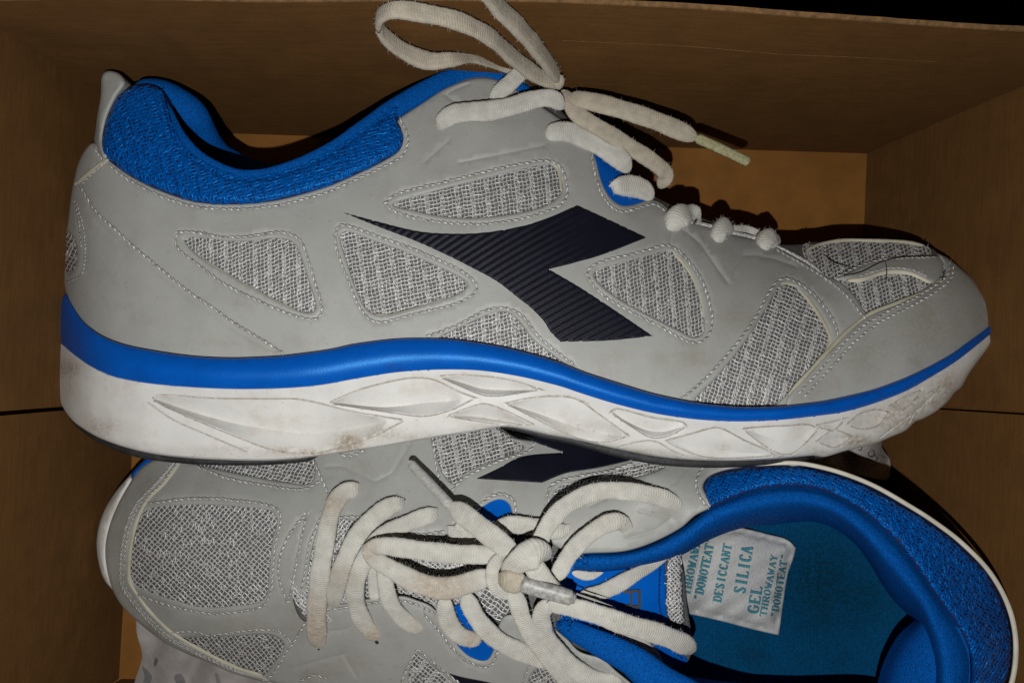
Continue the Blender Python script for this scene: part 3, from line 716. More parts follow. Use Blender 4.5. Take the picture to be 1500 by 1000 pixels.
tube('collar_edge', [(240, 146, -.0002, 6), (246, 160, .0002, 11), (253, 178, .0006, 15), (266, 203, .0012, 18), (288, 227, .0014, 18), (316, 245, .0016, 18), (350, 257, .0018, 18), (382, 257, .0018, 18), (412, 250.5, .0018, 19), (442, 240, .0018, 20), (487, 219, .0016, 22), (532, 190, .0014, 26), (577, 160, .001, 29), (622, 133, .0004, 27), (652, 117, 0, 24), (682, 107.5, -.0004, 20), (710, 105.5, -.0006, 18), (738, 114, -.0006, 18), (765, 131, -.001, 16), (800, 155, -.002, 14)], 'blue_plush', shoe1, surf=H1, flat=.55, nseg=14, ripple=.015)
# far side of the collar and the inside of the shoe
far = [(195, 136, .078, 30), (218, 136, .075, 40), (240, 142, .072, 46), (262, 153, .069, 46), (280, 168, .066, 47), (292, 188, .060, 46), (304, 211, .053, 44), (328, 234, .045, 40), (385, 258, .036, 40), (440, 254, .032, 40), (520, 216, .030, 40), (600, 172, .032, 40), (680, 152, .034, 40), (740, 152, .036, 36)]
tube('far_collar', far, 'blue_plush', shoe1, flat=.8, nseg=20, ripple=.01, ex=1.0)
loft('inner_lining', [[(158, 190, .070), (200, 150, .074), (240, 165, .076), (284, 240, .076), (350, 266, .076), (440, 250, .074), (530, 196, .070), (620, 138, .062), (720, 118, .052)],
                      [(180, 300, .066), (220, 300, .068), (260, 320, .066), (300, 340, .066), (360, 350, .066), (440, 340, .064), (530, 300, .060), (620, 240, .054), (720, 200, .048)],
                      [(190, 300, .036), (230, 300, .034), (270, 320, .032), (310, 340, .030), (370, 350, .028), (450, 340, .028), (540, 300, .028), (630, 240, .032), (725, 200, .036)],
                      [(200, 152, .072), (240, 160, .068), (258, 172, .064), (272, 192, .058), (290, 220, .048), (335, 250, .036), (440, 266, .018), (530, 220, .018), (620, 180, .020), (730, 165, .026)]], 'blue_lining', shoe1)
# tongue edge and lace guard peeping over the eyestay
tongue1 = loop([(640, 118), (690, 96), (740, 102), (790, 132), (830, 170), (870, 215), (930, 270), (985, 300), (1060, 330), (1130, 350), (1160, 372), (1100, 362), (1030, 345), (960, 312), (900, 300), (860, 240), (800, 180), (720, 130)], 5)
sheet('tongue', tongue1, lambda x, y: H1(x, y) - .004, 'fabric_dark', shoe1, off=-.001, thick=.002, edge=6, step=8, skirt=.01)
bp = loop([(866, 222), (886, 226), (925, 252), (950, 280), (945, 305), (912, 314), (890, 300), (872, 262)], 4)
sheet('blue_gusset', bp, H1, 'blue_patch', shoe1, off=-.0008, thick=.0006, edge=2, step=7)
tube('eyestay_binding', [(1012, 325, -.0002, 6), (1040, 331, -.0002, 6), (1070, 340, -.0004, 6), (1100, 347, -.0006, 6), (1130, 358, -.0006, 6), (1165, 375, -.0004, 6), (1185, 386, 0, 6), (1204, 401, 0, 6)], 'thread', shoe1, surf=H1, nseg=8)

# --- sole: blue stripe, sculpted white midsole, dark outsole
def bulge(x, y):
    u = np.clip((y - S1(x)) / np.maximum(SB1(x) - S1(x), 8), 0, 1); return .0030 * np.sin(np.pi * (u * .86 + .07)) - .0012
stripe = loop([(90, 436), (98, 431, 'c')] + [p for p in SX if 99 < p[0] < 1445] + [(1455, 472, 'c'), (1458, 485, 'c')] + [(x, y + 1) for x, y in reversed(SBX) if 90 < x < 1450] + [(88, 500, 'c'), (86, 480), (86, 455)], 5)
sheet('blue_stripe', stripe, HS, 'stripe_blue', shoe1, off=-.0004, thick=.0018, edge=3, step=7, disp=bulge, dirtf=blobs([(573, 537, 9, 3, 1.0), (585, 541, 6, 2, .9), (1290, 578, 4, 3, .8), (110, 500, 15, 20, .3)]))
low = [(85, 550), (87, 584), (100, 608), (114, 622), (148, 642), (199, 659), (250, 668), (318, 673), (386, 674.5), (430, 672), (460, 668.5), (505, 662.5), (580, 650.5), (640, 640), (700, 631), (736, 625), (760, 627), (805, 637), (840, 643), (900, 656.5), (960, 668), (1020, 673.6), (1080, 674.5), (1140, 671.5), (1191, 667), (1207, 669), (1235, 661), (1281, 649.5), (1304, 640), (1327, 630), (1341, 617), (1350, 614), (1373, 601), (1391, 585), (1398, 575), (1408, 567), (1420, 546), (1442, 516), (1460, 490)]
mids = loop([(86, 499, 'c')] + [(x, y - 5) for x, y in SBX if 90 < x < 1450] + [(1457, 482, 'c')] + low[::-1], 5)
LOW = table([(84, 600)] + [p for p in low if p[0] > 99], 3)
LEAF = []   # (upper outline, valley, lower outline, depth)
LEAF.append(([(224, 582), (234, 578), (307, 582.7), (392, 583.7), (435, 584), (467, 590), (518, 603), (588, 614)], [(226, 584), (285, 604), (349, 621), (403, 630), (455, 634), (510, 628), (560, 620)], [(230, 588), (243, 595.5), (307, 623), (349, 640), (392, 656), (435, 664), (456, 665), (488, 658), (518, 649), (552, 636), (588, 618)], .0048))
LEAF.append(([(485, 588), (528, 570), (588, 555), (614, 553), (636, 556), (672, 573), (696, 582)], [(490, 590), (504, 591), (564, 596), (624, 590), (670, 586)], [(490, 591), (528, 597), (576, 604), (622, 609), (660, 600), (690, 586)], .0038))
LEAF.append(([(646, 550), (684, 549), (744, 555.5), (794, 570)], [(652, 553), (680, 561), (706, 569), (740, 571), (775, 571)], [(650, 554), (677, 566), (708, 578), (732, 579), (760, 575), (786, 571)], .0034))
LEAF.append(([(658, 608), (703, 592), (722, 594), (782, 621)], [(664, 609), (690, 609), (720, 613), (768, 621)], [(662, 610), (684, 614), (744, 622), (776, 622.5)], .0030))
LEAF.append(([(742, 590), (780, 582), (820, 580), (847, 585), (877, 606), (899, 622), (920, 637)], [(746, 592), (790, 606), (835, 622), (880, 634), (908, 638)], [(748, 594), (792, 616), (828, 634), (850, 643), (881, 648), (915, 640)], .0036))
LEAF.append(([(895, 602), (904, 598), (956, 611), (1001, 617.6), (1005, 622)], [(899, 604), (915, 615), (945, 629), (970, 632), (995, 626)], [(900, 607), (922, 622), (951, 639), (970, 640), (988, 633.5), (1002, 626)], .0024))
LEAF.append(([(976, 645), (1013, 634.6), (1047, 625.5), (1060, 628), (1092, 645), (1121, 658), (1135, 666)], [(982, 648), (1030, 656), (1080, 662), (1120, 665)], [(980, 648), (1001, 658), (1035, 670), (1080, 671), (1130, 668)], .0010))
LEAF.append(([(1090, 626.7), (1125, 624), (1158, 622.5), (1184, 621), (1198, 627)], [(1096, 630), (1130, 640), (1165, 640), (1190, 632)], [(1094, 632), (1120, 652), (1143, 664.5), (1161, 664.5), (1177, 652), (1196, 632)], .0010))
LEAF.append(([(1242, 619.6), (1262, 604.6), (1285, 599), (1303, 603)], [(1250, 618), (1275, 614), (1296, 607)], [(1248, 624), (1262, 627.6), (1285, 624), (1300, 608)], .0012))
LEAF.append(([(1198, 645), (1223, 630), (1250, 639)], [(1204, 645), (1223, 643), (1243, 641)], [(1202, 648), (1223, 655), (1246, 643)], .0012))
LEAF.append(([(1306, 592), (1330, 579), (1349, 571)], [(1310, 592), (1330, 587), (1344, 576)], [(1310, 596), (1322, 599), (1338, 587), (1347, 576)], .0012))
LEAF.append(([(1196, 622), (1220, 617), (1240, 611)], [(1200, 623), (1220, 621), (1234, 615)], [(1202, 625), (1221, 629), (1238, 614)], .0008))
FAC = []; gl = []; ext = []; VAL = []
for up, va, lw, dep in LEAF:
    u = catmull(up, 5, False); v = catmull(va, 5, False); l = catmull(lw, 5, False)
    FAC.append((np.vstack([u, l[::-1]]), segs_of(u, False), segs_of(l, False), v, dep))
    gl += [u, l]; VAL.append(v)
    for s in (u, l):
        n = normals2(s, False); ext += [s + n * 2.4, s - n * 2.4]
def facets(x, y):
    P = np.stack([x, y], -1); h = np.zeros(len(x))
    for poly, us, ls, v, dep in FAC:
        m = inside(poly, P[:, 0], P[:, 1])
        if m.any():
            q = P[m]; vy = np.interp(q[:, 0], v[:, 0], v[:, 1]); dv = segdist(segs_of(v, False), q)
            do = np.where(q[:, 1] < vy, segdist(us, q), segdist(ls, q))
            tip = np.clip(np.minimum(q[:, 0] - v[0, 0], v[-1, 0] - q[:, 0]) / 18 + .3, 0, 1)
            h[m] = -dep * do / (do + dv + 1e-6) * tip
    u = np.clip((y - SB1(x)) / np.maximum(LOW(x) - SB1(x), 20), 0, 1)
    return h - .0022 * u ** 2 + .0012 * np.sin(u * 3.0) - .0012 * np.clip((u - .85) / .15, 0, 1) ** 2
more_gr = [catmull(p, 5, False) for p in ([(218, 590), (253, 614), (307, 638), (360, 661)], [(905, 655), (930, 648), (950, 645), (965, 648), (985, 660), (1003, 668)], [(1300, 610), (1320, 604), (1340, 590)], [(1330, 622), (1340, 604), (1358, 586)], [(1290, 640), (1320, 618), (1345, 600), (1375, 570)], [(1360, 575), (1380, 566), (1395, 560)])]
soledirt = blobs([(512, 648, 22, 16, 1.0), (560, 634, 30, 10, .6), (450, 662, 30, 6, .9), (1320, 612, 60, 30, .6), (1385, 570, 30, 30, .7), (1255, 645, 25, 10, 1.0), (100, 540, 22, 14, .8), (150, 625, 30, 12, .5), (505, 652, 14, 14, .9), (540, 640, 30, 8, .5), (420, 660, 40, 7, .6), (110, 535, 12, 8, .7), (160, 630, 8, 6, .7), (105, 560, 14, 30, .35), (1345, 590, 40, 30, .55), (1255, 648, 16, 8, .9), (1310, 625, 25, 10, .6), (1060, 655, 14, 8, .4), (940, 662, 40, 5, .6), (1390, 560, 20, 22, .5), (340, 658, 60, 5, .4), (1200, 662, 14, 7, .6), (600, 640, 40, 6, .35), (1370, 590, 10, 10, .9), (1325, 618, 10, 8, .8)])
sheet('midsole', mids, HS, 'sole_white', shoe1, off=-.0006, thick=.0022, edge=2.5, step=6.5, grooves=[(g_, 1.5, .0005, .75) for g_ in gl] + [(g_, 1.5, .0004, .6) for g_ in more_gr], disp=facets, dirtf=soledirt, extra=np.vstack(ext), lines=VAL, sharp=24)
def HO(off):
    return lambda x, y: HS(x, y) - off
outs_heel = loop([(100, 604, 'c'), (114, 618), (148, 638), (199, 655), (250, 664), (318, 669), (386, 670.5), (440, 667), (454, 666, 'c'), (454, 675, 'c'), (430, 678), (386, 681), (318, 681), (250, 677), (199, 669), (148, 650), (114, 627), (102, 613)], 5)
sheet('outsole', outs_heel, HO(.006), 'outsole', shoe1, off=-.001, thick=.002, edge=3, step=6, skirt=.06)
outs_fore = loop([(734, 620, 'c'), (760, 622), (805, 632), (840, 638), (900, 652), (960, 664), (1020, 669), (1080, 670), (1140, 667), (1186, 662, 'c'), (1186, 675, 'c'), (1140, 680), (1080, 684), (1020, 684.5), (960, 680), (900, 668), (840, 651), (800, 643), (760, 632), (736, 627, 'c')], 5)
sheet('outsole', outs_fore, HO(.006), 'outsole', shoe1, off=-.001, thick=.002, edge=3, step=6, skirt=.06)
outs_toe = loop([(1192, 662, 'c'), (1206, 665), (1206, 672, 'c'), (1193, 672, 'c')], 3)
sheet('outsole', outs_toe, HO(.005), 'outsole', shoe1, off=-.001, thick=.002, edge=2, step=5, skirt=.04)
hull('sole_far_side', coarse(mids, 1), lambda x, y: HS(x, y) - .004, 'sole_white', shoe1, 6, .003, lambda u: .0004 + .004 * max(0, u - .6))

# --- lace of the upper shoe
lace1 = tube('lace', [(831, 144, .010, 26), (870, 150, .012, 27), (915, 162, .012, 27), (960, 177, .011, 27), (996, 192, .010, 27), (1021, 203, .0095, 22)], 'lace_beige', shoe1, surf=lambda x, y: np.full(np.shape(x), .068), label='free lace end with its plastic tip', fuzz=7, flat=.45)
def dive(pts):
    """cord ends that reach an eyelet go down through the upper"""
    P = [list(p) for p in pts]
    for a, b in ((0, 1), (-1, -2)):
        if P[a][2] < .0012:
            d = np.array(P[a][:2]) - np.array(P[b][:2]); d = d / (np.linalg.norm(d) + 1e-9)
            P[a][2] = max(P[a][2], -.0002); P[a][3] = max(P[a][3], P[b][3] * .8)
            q = [P[a][0] + d[0] * 5, P[a][1] + d[1] * 5, -.0055, P[a][3] * .8]
            if a == 0: P.insert(0, q)
            else: P.append(q)
    return P
def l1(pts, mat='lace', surf=H1, **k):
    if surf is H1: pts = dive(pts)
    k.setdefault('flat', .44); k.setdefault('ex', .62); k.setdefault('fuzz', 7); k.setdefault('ripple', .045)
    return tube('lace_strand', pts, mat, lace1, surf=surf, **k)
C70 = lambda x, y: np.full(np.shape(x), .070)
tube('aglet', [(1019, 202, .0095, 15), (1040, 211, .0095, 14), (1070, 225, .009, 14), (1098, 238.5, .0085, 14)], 'aglet_yellow', lace1, surf=lambda x, y: np.full(np.shape(x), .068), flat=.85, nseg=10, ripple=.03, taper=(1, 1.5))
l1([(822, 122, .010, 20), (791, 113, .015, 24), (750, 83, .029, 26), (715.5, 53, .043, 27), (669.5, 31, .052, 27), (612, 18.5, .056, 27), (577.5, 15, .057, 26), (557, 24, .053, 24), (556, 42, .046, 24), (573, 62, .038, 24), (600.5, 80, .031, 26), (630, 90, .027, 26), (658, 88, .028, 22), (690, 86, .022, 14), (735, 99, .010, 12), (785, 114, .006, 14)], 'lace_beige', C70, taper=(2, 6))
l1([(820, 118, .012, 24), (791, 77, .032, 30), (761.5, 42, .047, 32), (727, 8, .060, 32), (705, -20, .070, 32), (690, -48, .076, 30)], 'lace_beige', C70)
l1([(806, 112, .011, 18), (818, 119, .014, 24), (822, 130, .011, 20)], 'lace_beige', C70)
l1([(824, 133, .006, 22), (834, 150, .008, 24), (846, 168, .009, 24), (885, 192, .008, 24), (924, 216, .005, 24), (960, 240, .002, 24), (975, 256, -.001, 24), (966, 276, -.004, 20)], 'lace_beige', C70)
l1([(719, 148, .0012, 18), (727, 139, .003, 22), (745, 124, .006, 24), (765, 106, .009, 24), (776, 104, .008, 18)])
l1([(641, 186, -.0004, 15), (648, 178, .0022, 25), (664, 168, .0035, 28), (690, 164, .004, 29), (715, 163, .0045, 29), (750, 156, .006, 28), (784, 146, .009, 26), (810, 145, .012, 26), (826, 159, .010, 20)])
l1([(800, 199, -.0004, 16), (808, 195, .002, 26), (824, 193, .003, 30), (845, 197, .0035, 31), (879, 213, .0045, 31), (909, 234, .006, 30), (922, 252, .004, 24)])
l1([(896, 277, .000, 16), (903, 274, .002, 26), (920, 272.5, .003, 31), (940, 277, .004, 31), (957, 291, .002, 22)])
l1([(985, 336, -.001, 24), (988, 327, .0020, 31), (996, 317, .0032, 35), (1009, 315, .0010, 32), (1019, 322, -.006, 28)], flat=.8, ripple=.16)
l1([(1054, 354, -.001, 16), (1052, 345, .0018, 27), (1057, 335, .0030, 30), (1065, 330, -.001, 26)], flat=.75, ripple=.16)
l1([(1123, 366, -.001, 16), (1120, 357, .0018, 26), (1126, 350, .0026, 29), (1137, 351, -.001, 24)], flat=.75, ripple=.16)
l1([(1068, 335, -.004, 12), (1095, 338, -.003, 14), (1115, 344, -.003, 12)])

hr = thing('hair', 'thin dark hairs lying across the toe mesh of the shoe lying on its side', 'hair', (0.12, 0.03, .06))
for p in ([(1236, 404), (1262, 398), (1290, 384), (1320, 377), (1372, 375)], [(1297, 381), (1299, 398), (1298, 414)], [(1205, 372), (1222, 384), (1248, 392)], [(1236, 396), (1238, 408)]):
    tube('hair_strand', [(x, y, .0022, 1.3) for x, y in p], 'hair', hr, surf=H1, flat=1, nseg=5, ripple=0)

# ================================================================== lower shoe, standing on its sole with the opening to the lens
shoe2 = thing('running_shoe', 'grey running shoe standing upright with tied laces and open blue collar, toe to the left', 'shoe', (0.0, -0.08, 0.0), 'pair of worn grey running shoes')
H2 = TPS([(140, 790, .030), (150, 840, .031), (166, 864, .030), (157, 737, .031), (191, 697, .033), (240, 668, .037),
          (185, 786, .043), (200, 860, .041), (220, 720, .045), (205, 800, .048), (181, 888, .031), (220, 923, .033),
          (300, 800, .060), (290, 735, .056), (300, 690, .049), (300, 890, .054), (250, 930, .040), (270, 952, .034), (304, 967, .036), (340, 983, .037), (391, 996, .041), (340, 940, .049),
          (400, 820, .068), (400, 740, .064), (420, 690, .057), (400, 655, .051), (420, 930, .057), (440, 1015, .044),
          (480, 830, .074), (520, 720, .068), (520, 650, .058), (520, 930, .066), (540, 1035, .050),
          (600, 840, .080), (640, 740, .074), (640, 640, .062), (640, 940, .072), (660, 1060, .054),
          (760, 840, .086), (780, 720, .080), (780, 650, .068), (780, 960, .077), (800, 1080, .056),
          (900, 730, .088), (900, 660, .073), (860, 810, .090), (960, 700, .089), (900, 970, .086), (960, 1020, .086), (960, 1090, .062),
          (1040, 740, .094), (1040, 675, .080), (1150, 690, .093), (1250, 712, .096), (1340, 765, .098), (1400, 860, .100), (1450, 950, .100), (1408, 790, .093),
          (1000, 780, .092), (1100, 1050, .090), (1300, 1080, .090), (1300, 1120, .075), (1480, 900, .085), (1480, 1000, .085)])
full2 = loop([(141, 800), (145, 825), (153, 849), (166, 864), (181, 888), (199, 905.5), (220, 923), (244, 940.5), (276, 956), (304, 967), (339, 982.5), (391, 996), (440, 1015), (540, 1042), (660, 1070), (800, 1090), (950, 1105), (1100, 1115), (1250, 1120), (1370, 1090), (1450, 1030), (1482, 950), (1470, 870), (1416, 803), (1366, 762), (1328, 738), (1280, 711), (1232, 692), (1184, 680), (1110, 672), (1000, 664), (900, 657), (800, 648), (700, 638), (600, 640), (500, 648), (400, 654), (300, 661), (240, 668), (208, 680), (191, 695), (172, 716), (157.6, 737), (148, 758), (142.6, 779)], 8)
hull('lower_body', full2, lambda x, y: H2(x, y) - .002, 'leather', shoe2, 6, .020, lambda u: .0008 * u)
solep = full2
def hull2(name, dz0, dz1, mat, grow):
    Wp = wpt(full2[:, 0], full2[:, 1], H2(full2[:, 0], full2[:, 1]) - .002); xy = Wp[:, :2]
    s = 0.5 * np.sum(xy[:, 0] * np.roll(xy[:, 1], -1) - np.roll(xy[:, 0], -1) * xy[:, 1]); nn = normals2(xy) * (1 if s > 0 else -1)
    V = []; F = []; n = len(xy)
    for u in np.linspace(0, 1, 6):
        z = dz0 * (1 - u) + dz1 * u; V.append(np.column_stack([xy - nn * .0012 + nn * grow * math.sin(math.pi * (.15 + .8 * u)), np.full(n, z)]))
    for k in range(5):
        for i in range(n): j = (i + 1) % n; F.append((k * n + i, k * n + j, (k + 1) * n + j, (k + 1) * n + i))
    F.append(tuple(range(n))); F.append(tuple(5 * n + i for i in range(n)))
    return link(name, np.vstack(V), F, mat, shoe2)
hull2('midsole', .026, .006, 'sole_white', .0012)
hull2('outsole', .006, .0008, 'outsole', .0008)
# white toe bumper of the sole and the end of its blue stripe
bump = loop([(191, 694, 'c'), (172, 715), (157, 737), (147.5, 758), (142, 779), (140.5, 800), (144, 826), (152.5, 850), (166, 865, 'c'), (164, 853), (158, 826), (157, 800), (160, 780), (165, 762), (174, 741), (187, 716), (195, 703, 'c')], 4)
sheet('toe_bumper', bump, H2, 'sole_white', shoe2, off=-.003, thick=.0045, edge=6, step=5, skirt=.012, dirtf=blobs([(165, 735, 10, 20, .3)]))
bs = loop([(191, 693, 'c'), (208, 676), (226, 662), (262, 648, 'c'), (258, 660), (228, 672), (208, 687), (195, 704, 'c')], 4)
sheet('blue_stripe', bs, H2, 'stripe_blue', shoe2, off=-.003, thick=.0042, edge=5, step=5, skirt=.012)

# --- under layer, then the overlay with throat and windows
throat = [(838, 812), (815, 800), (790, 786), (765, 774), (752, 758), (746, 739), (735, 731.5), (721, 734), (706, 743), (690, 752), (672, 764), (650, 785), (610, 790), (563, 778), (523, 764), (492, 758), (476, 760), (462, 788), (452, 835), (449, 870), (457, 886), (478, 887), (508, 882.5), (536, 876.5), (558, 875), (590, 872), (610, 878), (630, 886), (644, 900), (652, 916), (666, 938), (684, 957.5), (703, 966), (714, 965), (720.5, 956), (725, 942), (730, 916), (738, 902), (752, 899), (790, 905), (830, 934)]
tube_lo = [(849, 953), (882, 964), (903, 982), (925, 1000), (970, 1040), (1000, 1070)]
tube_hi = [(1043, 739), (1018, 755), (997, 773), (954, 795), (914, 807), (860, 810)]
topout = [(1030, 714), (1036, 700), (1056, 690), (1098, 682.5), (1152, 680), (1184, 681, 'c')]
over2 = loop([(1184, 679, 'c'), (1110, 671), (1000, 663), (900, 656), (800, 647), (700, 637), (600, 639), (500, 647), (400, 653), (300, 660), (240, 667), (206, 688), (187, 716), (174, 741), (163, 770), (157, 800), (159, 830), (167, 864), (181.5, 888), (199, 905.5), (220, 923), (244.5, 940.5), (276, 956), (304, 967), (339, 982.5), (391, 996), (440, 1015), (540, 1042), (660, 1070), (800, 1088), (930, 1095)]
             + tube_lo[::-1] + throat[::-1] + tube_hi[::-1] + topout[:-1] + [(1160, 683)], 5)
sheet('under_layer', over2, H2, 'fabric_dark', shoe2, off=-.0012, thick=.0003, edge=3, step=11)
V = {}
V['toe'] = ([(195.5, 776), (209.5, 752), (227, 743), (290, 739), (360, 743), (395, 748), (405, 760), (398.5, 790), (393, 842), (390, 870), (377.5, 881), (342.5, 886), (297, 888), (255, 877.5), (213, 863.5), (195, 850), (190, 814)], 42, 0)
V['side_low'] = ([(262, 936), (300, 932.5), (340, 932), (376, 929), (400, 931), (414, 940), (414, 952), (404, 966), (388, 986), (376, 989), (350, 981), (310, 961), (280, 945)], 50, 0)
V['side_high'] = ([(270, 674), (297, 681.5), (360, 695), (423, 706), (451, 708), (460, 696), (456, 668), (380, 656), (300, 660)], 12, .3)
V['quarter_high'] = ([(634, 640), (639, 662), (648, 690), (666, 708), (680, 692), (711, 678), (744, 666), (767, 655), (744, 640), (728, 630), (680, 628)], -16, .1)
V['collar_high'] = ([(812, 722), (812, 735), (848, 712), (896, 700), (930, 698), (973, 683), (960, 676), (934, 679), (908, 688), (872, 698), (829, 708)], -12, .4)
V['quarter_low'] = ([(609, 957), (616, 961), (650, 989), (690, 1030), (640, 1040), (600, 1002)], 40, 0)
V['collar_low'] = ([(775, 1000), (785, 981), (801, 978), (815, 995), (840, 1040), (790, 1040)], 60, 0)
VL = {k: loop(v[0], 4) for k, v in V.items()}
ST2 = [[(220, 736), (290, 729), (377, 736), (404, 744), (411, 758), (402, 800), (397, 860), (388, 884), (367, 893), (307, 898.5), (255, 888), (202, 872)],
       [(250, 926), (280, 925), (306, 930), (360, 924), (380, 922), (408, 925), (424, 938)], [(448, 908), (436, 930), (418, 956), (400, 986), (386, 996)],
       [(290, 683), (332, 699), (395, 711), (444, 716), (464, 706)], [(454, 668), (467, 691), (481, 725)],
       [(444, 757), (433, 769), (416, 797), (407, 832), (412, 860), (421, 881), (426.5, 863), (437, 807), (446, 765)], [(467, 762), (453, 797), (446, 839), (440.5, 874), (447, 890)],
       [(634, 640), (638, 676), (646, 712)], [(664, 716), (680, 699), (728, 676), (776, 659), (782, 650)],
       [(708, 734), (721, 726), (735, 722.5), (750, 729), (755, 741), (756, 754)], [(807, 740), (802, 722), (812, 707), (843, 698), (896, 688), (930, 676)],
       [(620, 898), (644, 926), (663, 950), (684, 968), (708, 977), (719, 974), (726, 960), (730, 949)], [(609, 954), (598, 974), (590, 992), (584, 1020)], [(616, 955), (650, 983), (700, 1020)],
       [(790, 968), (778, 973), (769, 989), (764, 1005)], [(1043, 672), (1034, 680), (1024, 692), (1020, 712), (1026, 728), (1036, 742)], [(442, 996), (460, 989), (478, 994)],
       [(498, 757), (523, 757), (563, 770), (610, 782), (648, 778)], [(480, 893), (508, 889), (536, 884), (558, 882), (590, 880), (612, 886), (634, 897)], [(502, 666), (515, 667), (530, 660)]]
cr2 = [resample(np.array(p, float), 4) for p in ([(478, 683), (500, 682), (550, 705), (575, 692), (600, 650)], [(430, 978), (470, 966), (503, 958)], [(510, 920), (500, 922), (478, 924)], [(505, 962), (522, 990)], [(575, 935), (573, 942)], [(936, 748), (984, 758), (960, 776), (920, 788)], [(1005, 687), (990, 705), (976, 714)], [(865, 740), (890, 728)], [(448, 908), (440, 925)], [(436, 900), (470, 860), (488, 845)])]
sc2 = blobs([(300, 710, 30, 12, .3), (350, 915, 60, 15, .35), (520, 970, 40, 15, .3), (440, 900, 20, 30, .3), (447, 757, 5, 8, .9), (470, 985, 40, 16, .35), (500, 950, 20, 10, .3)])
sheet('overlay', over2, H2, 'leather', shoe2, holes=[VL[k] for k in V], off=-.0010, thick=.0019, edge=2.6, step=9, lines=cr2, grooves=[(c_, 1.6, .0003, .12) for c_ in cr2] + [(catmull(c_, 5, False), 2.4, .0004, .65) for c_ in ST2], dirtf=sc2)
for k, v in V.items():
    o = sheet('mesh_window', offset(VL[k], 5), H2, 'fabric_dark', shoe2, off=-.0011, thick=.0002, edge=2, step=10)
    net(VL[k], H2, o, ang=v[1], skew=v[2], off=-.0005, pitch=5.5 if k != 'toe' else 5.8, band=0 if k in ('toe', 'side_low', 'side_high') else 4, wid=1.3 if k == 'toe' else 1.12, extra=.3)
# toe cap with double seam
cap2 = loop([(262, 672, 'c'), (254, 683), (233, 710), (203, 742), (187, 786), (182, 846), (190, 867), (221, 905), (250, 931), (292, 955), (344, 979), (386, 990), (396, 996, 'c'), (391, 999), (339, 984.5), (304, 969), (276, 958), (244.5, 942.5), (220, 925), (199, 907.5), (181, 890), (166, 866), (156, 832), (154, 800), (160, 770), (171, 741), (185, 715), (206, 685), (240, 664, 'c')], 4)
sheet('toe_cap', cap2, H2, 'leather', shoe2, off=-.0002, thick=.0022, edge=3, step=6, dirtf=blobs([(200, 885, 20, 14, .6), (230, 920, 30, 12, .7), (300, 958, 50, 8, .7), (175, 860, 10, 14, .5), (180, 790, 20, 60, .4), (215, 710, 30, 30, .35)]))
tube('worn_edge', [(x, y, .0012, 6) for x, y in [(264, 676), (240, 708), (210, 741), (194, 786), (189, 846), (198, 866), (226, 902), (255, 928), (297, 953), (346, 977), (385, 989)]], 'leather_cut', shoe2, surf=H2, flat=.5, nseg=8, ripple=.12)
for dx in (0, 5):
    stitch([([(258 - dx, 679 - dx * .4), (232 - dx, 711 - dx * .6), (202 - dx, 742 - dx * .4), (185.5 - dx, 786), (180.5 - dx, 846), (188 - dx, 867 + dx * .3), (219 - dx * .8, 906 + dx * .4), (247 - dx * .6, 932 + dx * .5), (290 - dx * .5, 956 + dx * .4), (344, 980 + dx * .4)], False)], H2, shoe2, off=.0020, pitch=7, wid=1.2)
stitch([(p, False) for p in ST2], H2, shoe2, pitch=9)
lg2 = loop([(696, 701, 'c'), (728, 686), (764, 668), (824, 662, 'c'), (790, 650), (766, 638, 'c'), (850, 640), (930, 660), (922, 675, 'c'), (872, 686), (829, 693), (794, 707, 'c')], 4)
sheet('side_logo', lg2, H2, 'navy', shoe2, off=.0006, thick=.0006, edge=1.5, step=4)
lg3 = loop([(655, 984, 'c'), (676, 990), (720, 999), (800, 1020, 'c'), (740, 1030), (690, 1012)], 4)
sheet('side_logo', lg3, H2, 'navy', shoe2, off=.0006, thick=.0006, edge=1.5, step=4)

# --- tongue: mesh, blue label with a letter, binding
HTg = TPS([(440, 830, .070), (520, 820, .074), (640, 820, .078), (760, 850, .082), (840, 870, .086), (920, 880, .086), (980, 870, .084), (1010, 880, .082), (560, 740, .068), (560, 900, .068), (720, 740, .074), (700, 960, .070), (900, 780, .078), (900, 960, .078), (1000, 960, .074), (990, 790, .076)])
tg = loop([(440, 750), (520, 740), (650, 740), (720, 715), (770, 740), (850, 790), (980, 790), (1000, 830), (1006, 880), (1012, 960), (980, 985), (880, 960), (800, 940), (740, 960), (700, 985), (640, 940), (560, 900), (440, 905)], 6)
tongue = sheet('tongue', tg, HTg, 'fabric_dark', shoe2, off=-.001, thick=.001, edge=5, step=10, skirt=.004)
net(loop([(445, 755), (640, 755), (700, 790), (700, 880), (640, 900), (445, 895)], 6), HTg, tongue, ang=40, off=.0003, pitch=5, band=0, wid=1.3, extra=1.0)
net(loop([(690, 850), (745, 850), (748, 880), (735, 905), (690, 885)], 6), HTg, tongue, ang=35, off=.0006, pitch=6.5, band=0, wid=1.5)
for p in ([(700, 722), (752, 722), (760, 770), (720, 800), (690, 790)], [(655, 895), (690, 885), (735, 930), (732, 975), (700, 980), (655, 945)]):
    sheet('blue_gusset', loop(p, 4), H2, 'blue_patch', shoe2, off=-.0014, thick=.0006, edge=2, step=8)
lab = loop([(826, 822), (900, 826), (974, 808, 'c'), (975, 850), (978, 905), (990, 940), (1008, 966, 'c'), (990, 978), (962, 962), (900, 935), (826, 912)], 5)
label_o = sheet('tongue_label', lab, HTg, 'blue_patch', tongue, off=.0004, thick=.0007, edge=2, step=9)
bnd = loop([(976, 806, 'c'), (999, 797, 'c'), (999, 830), (1001, 870), (1004, 912, 'c'), (990, 918), (978, 905), (975, 850)], 4)
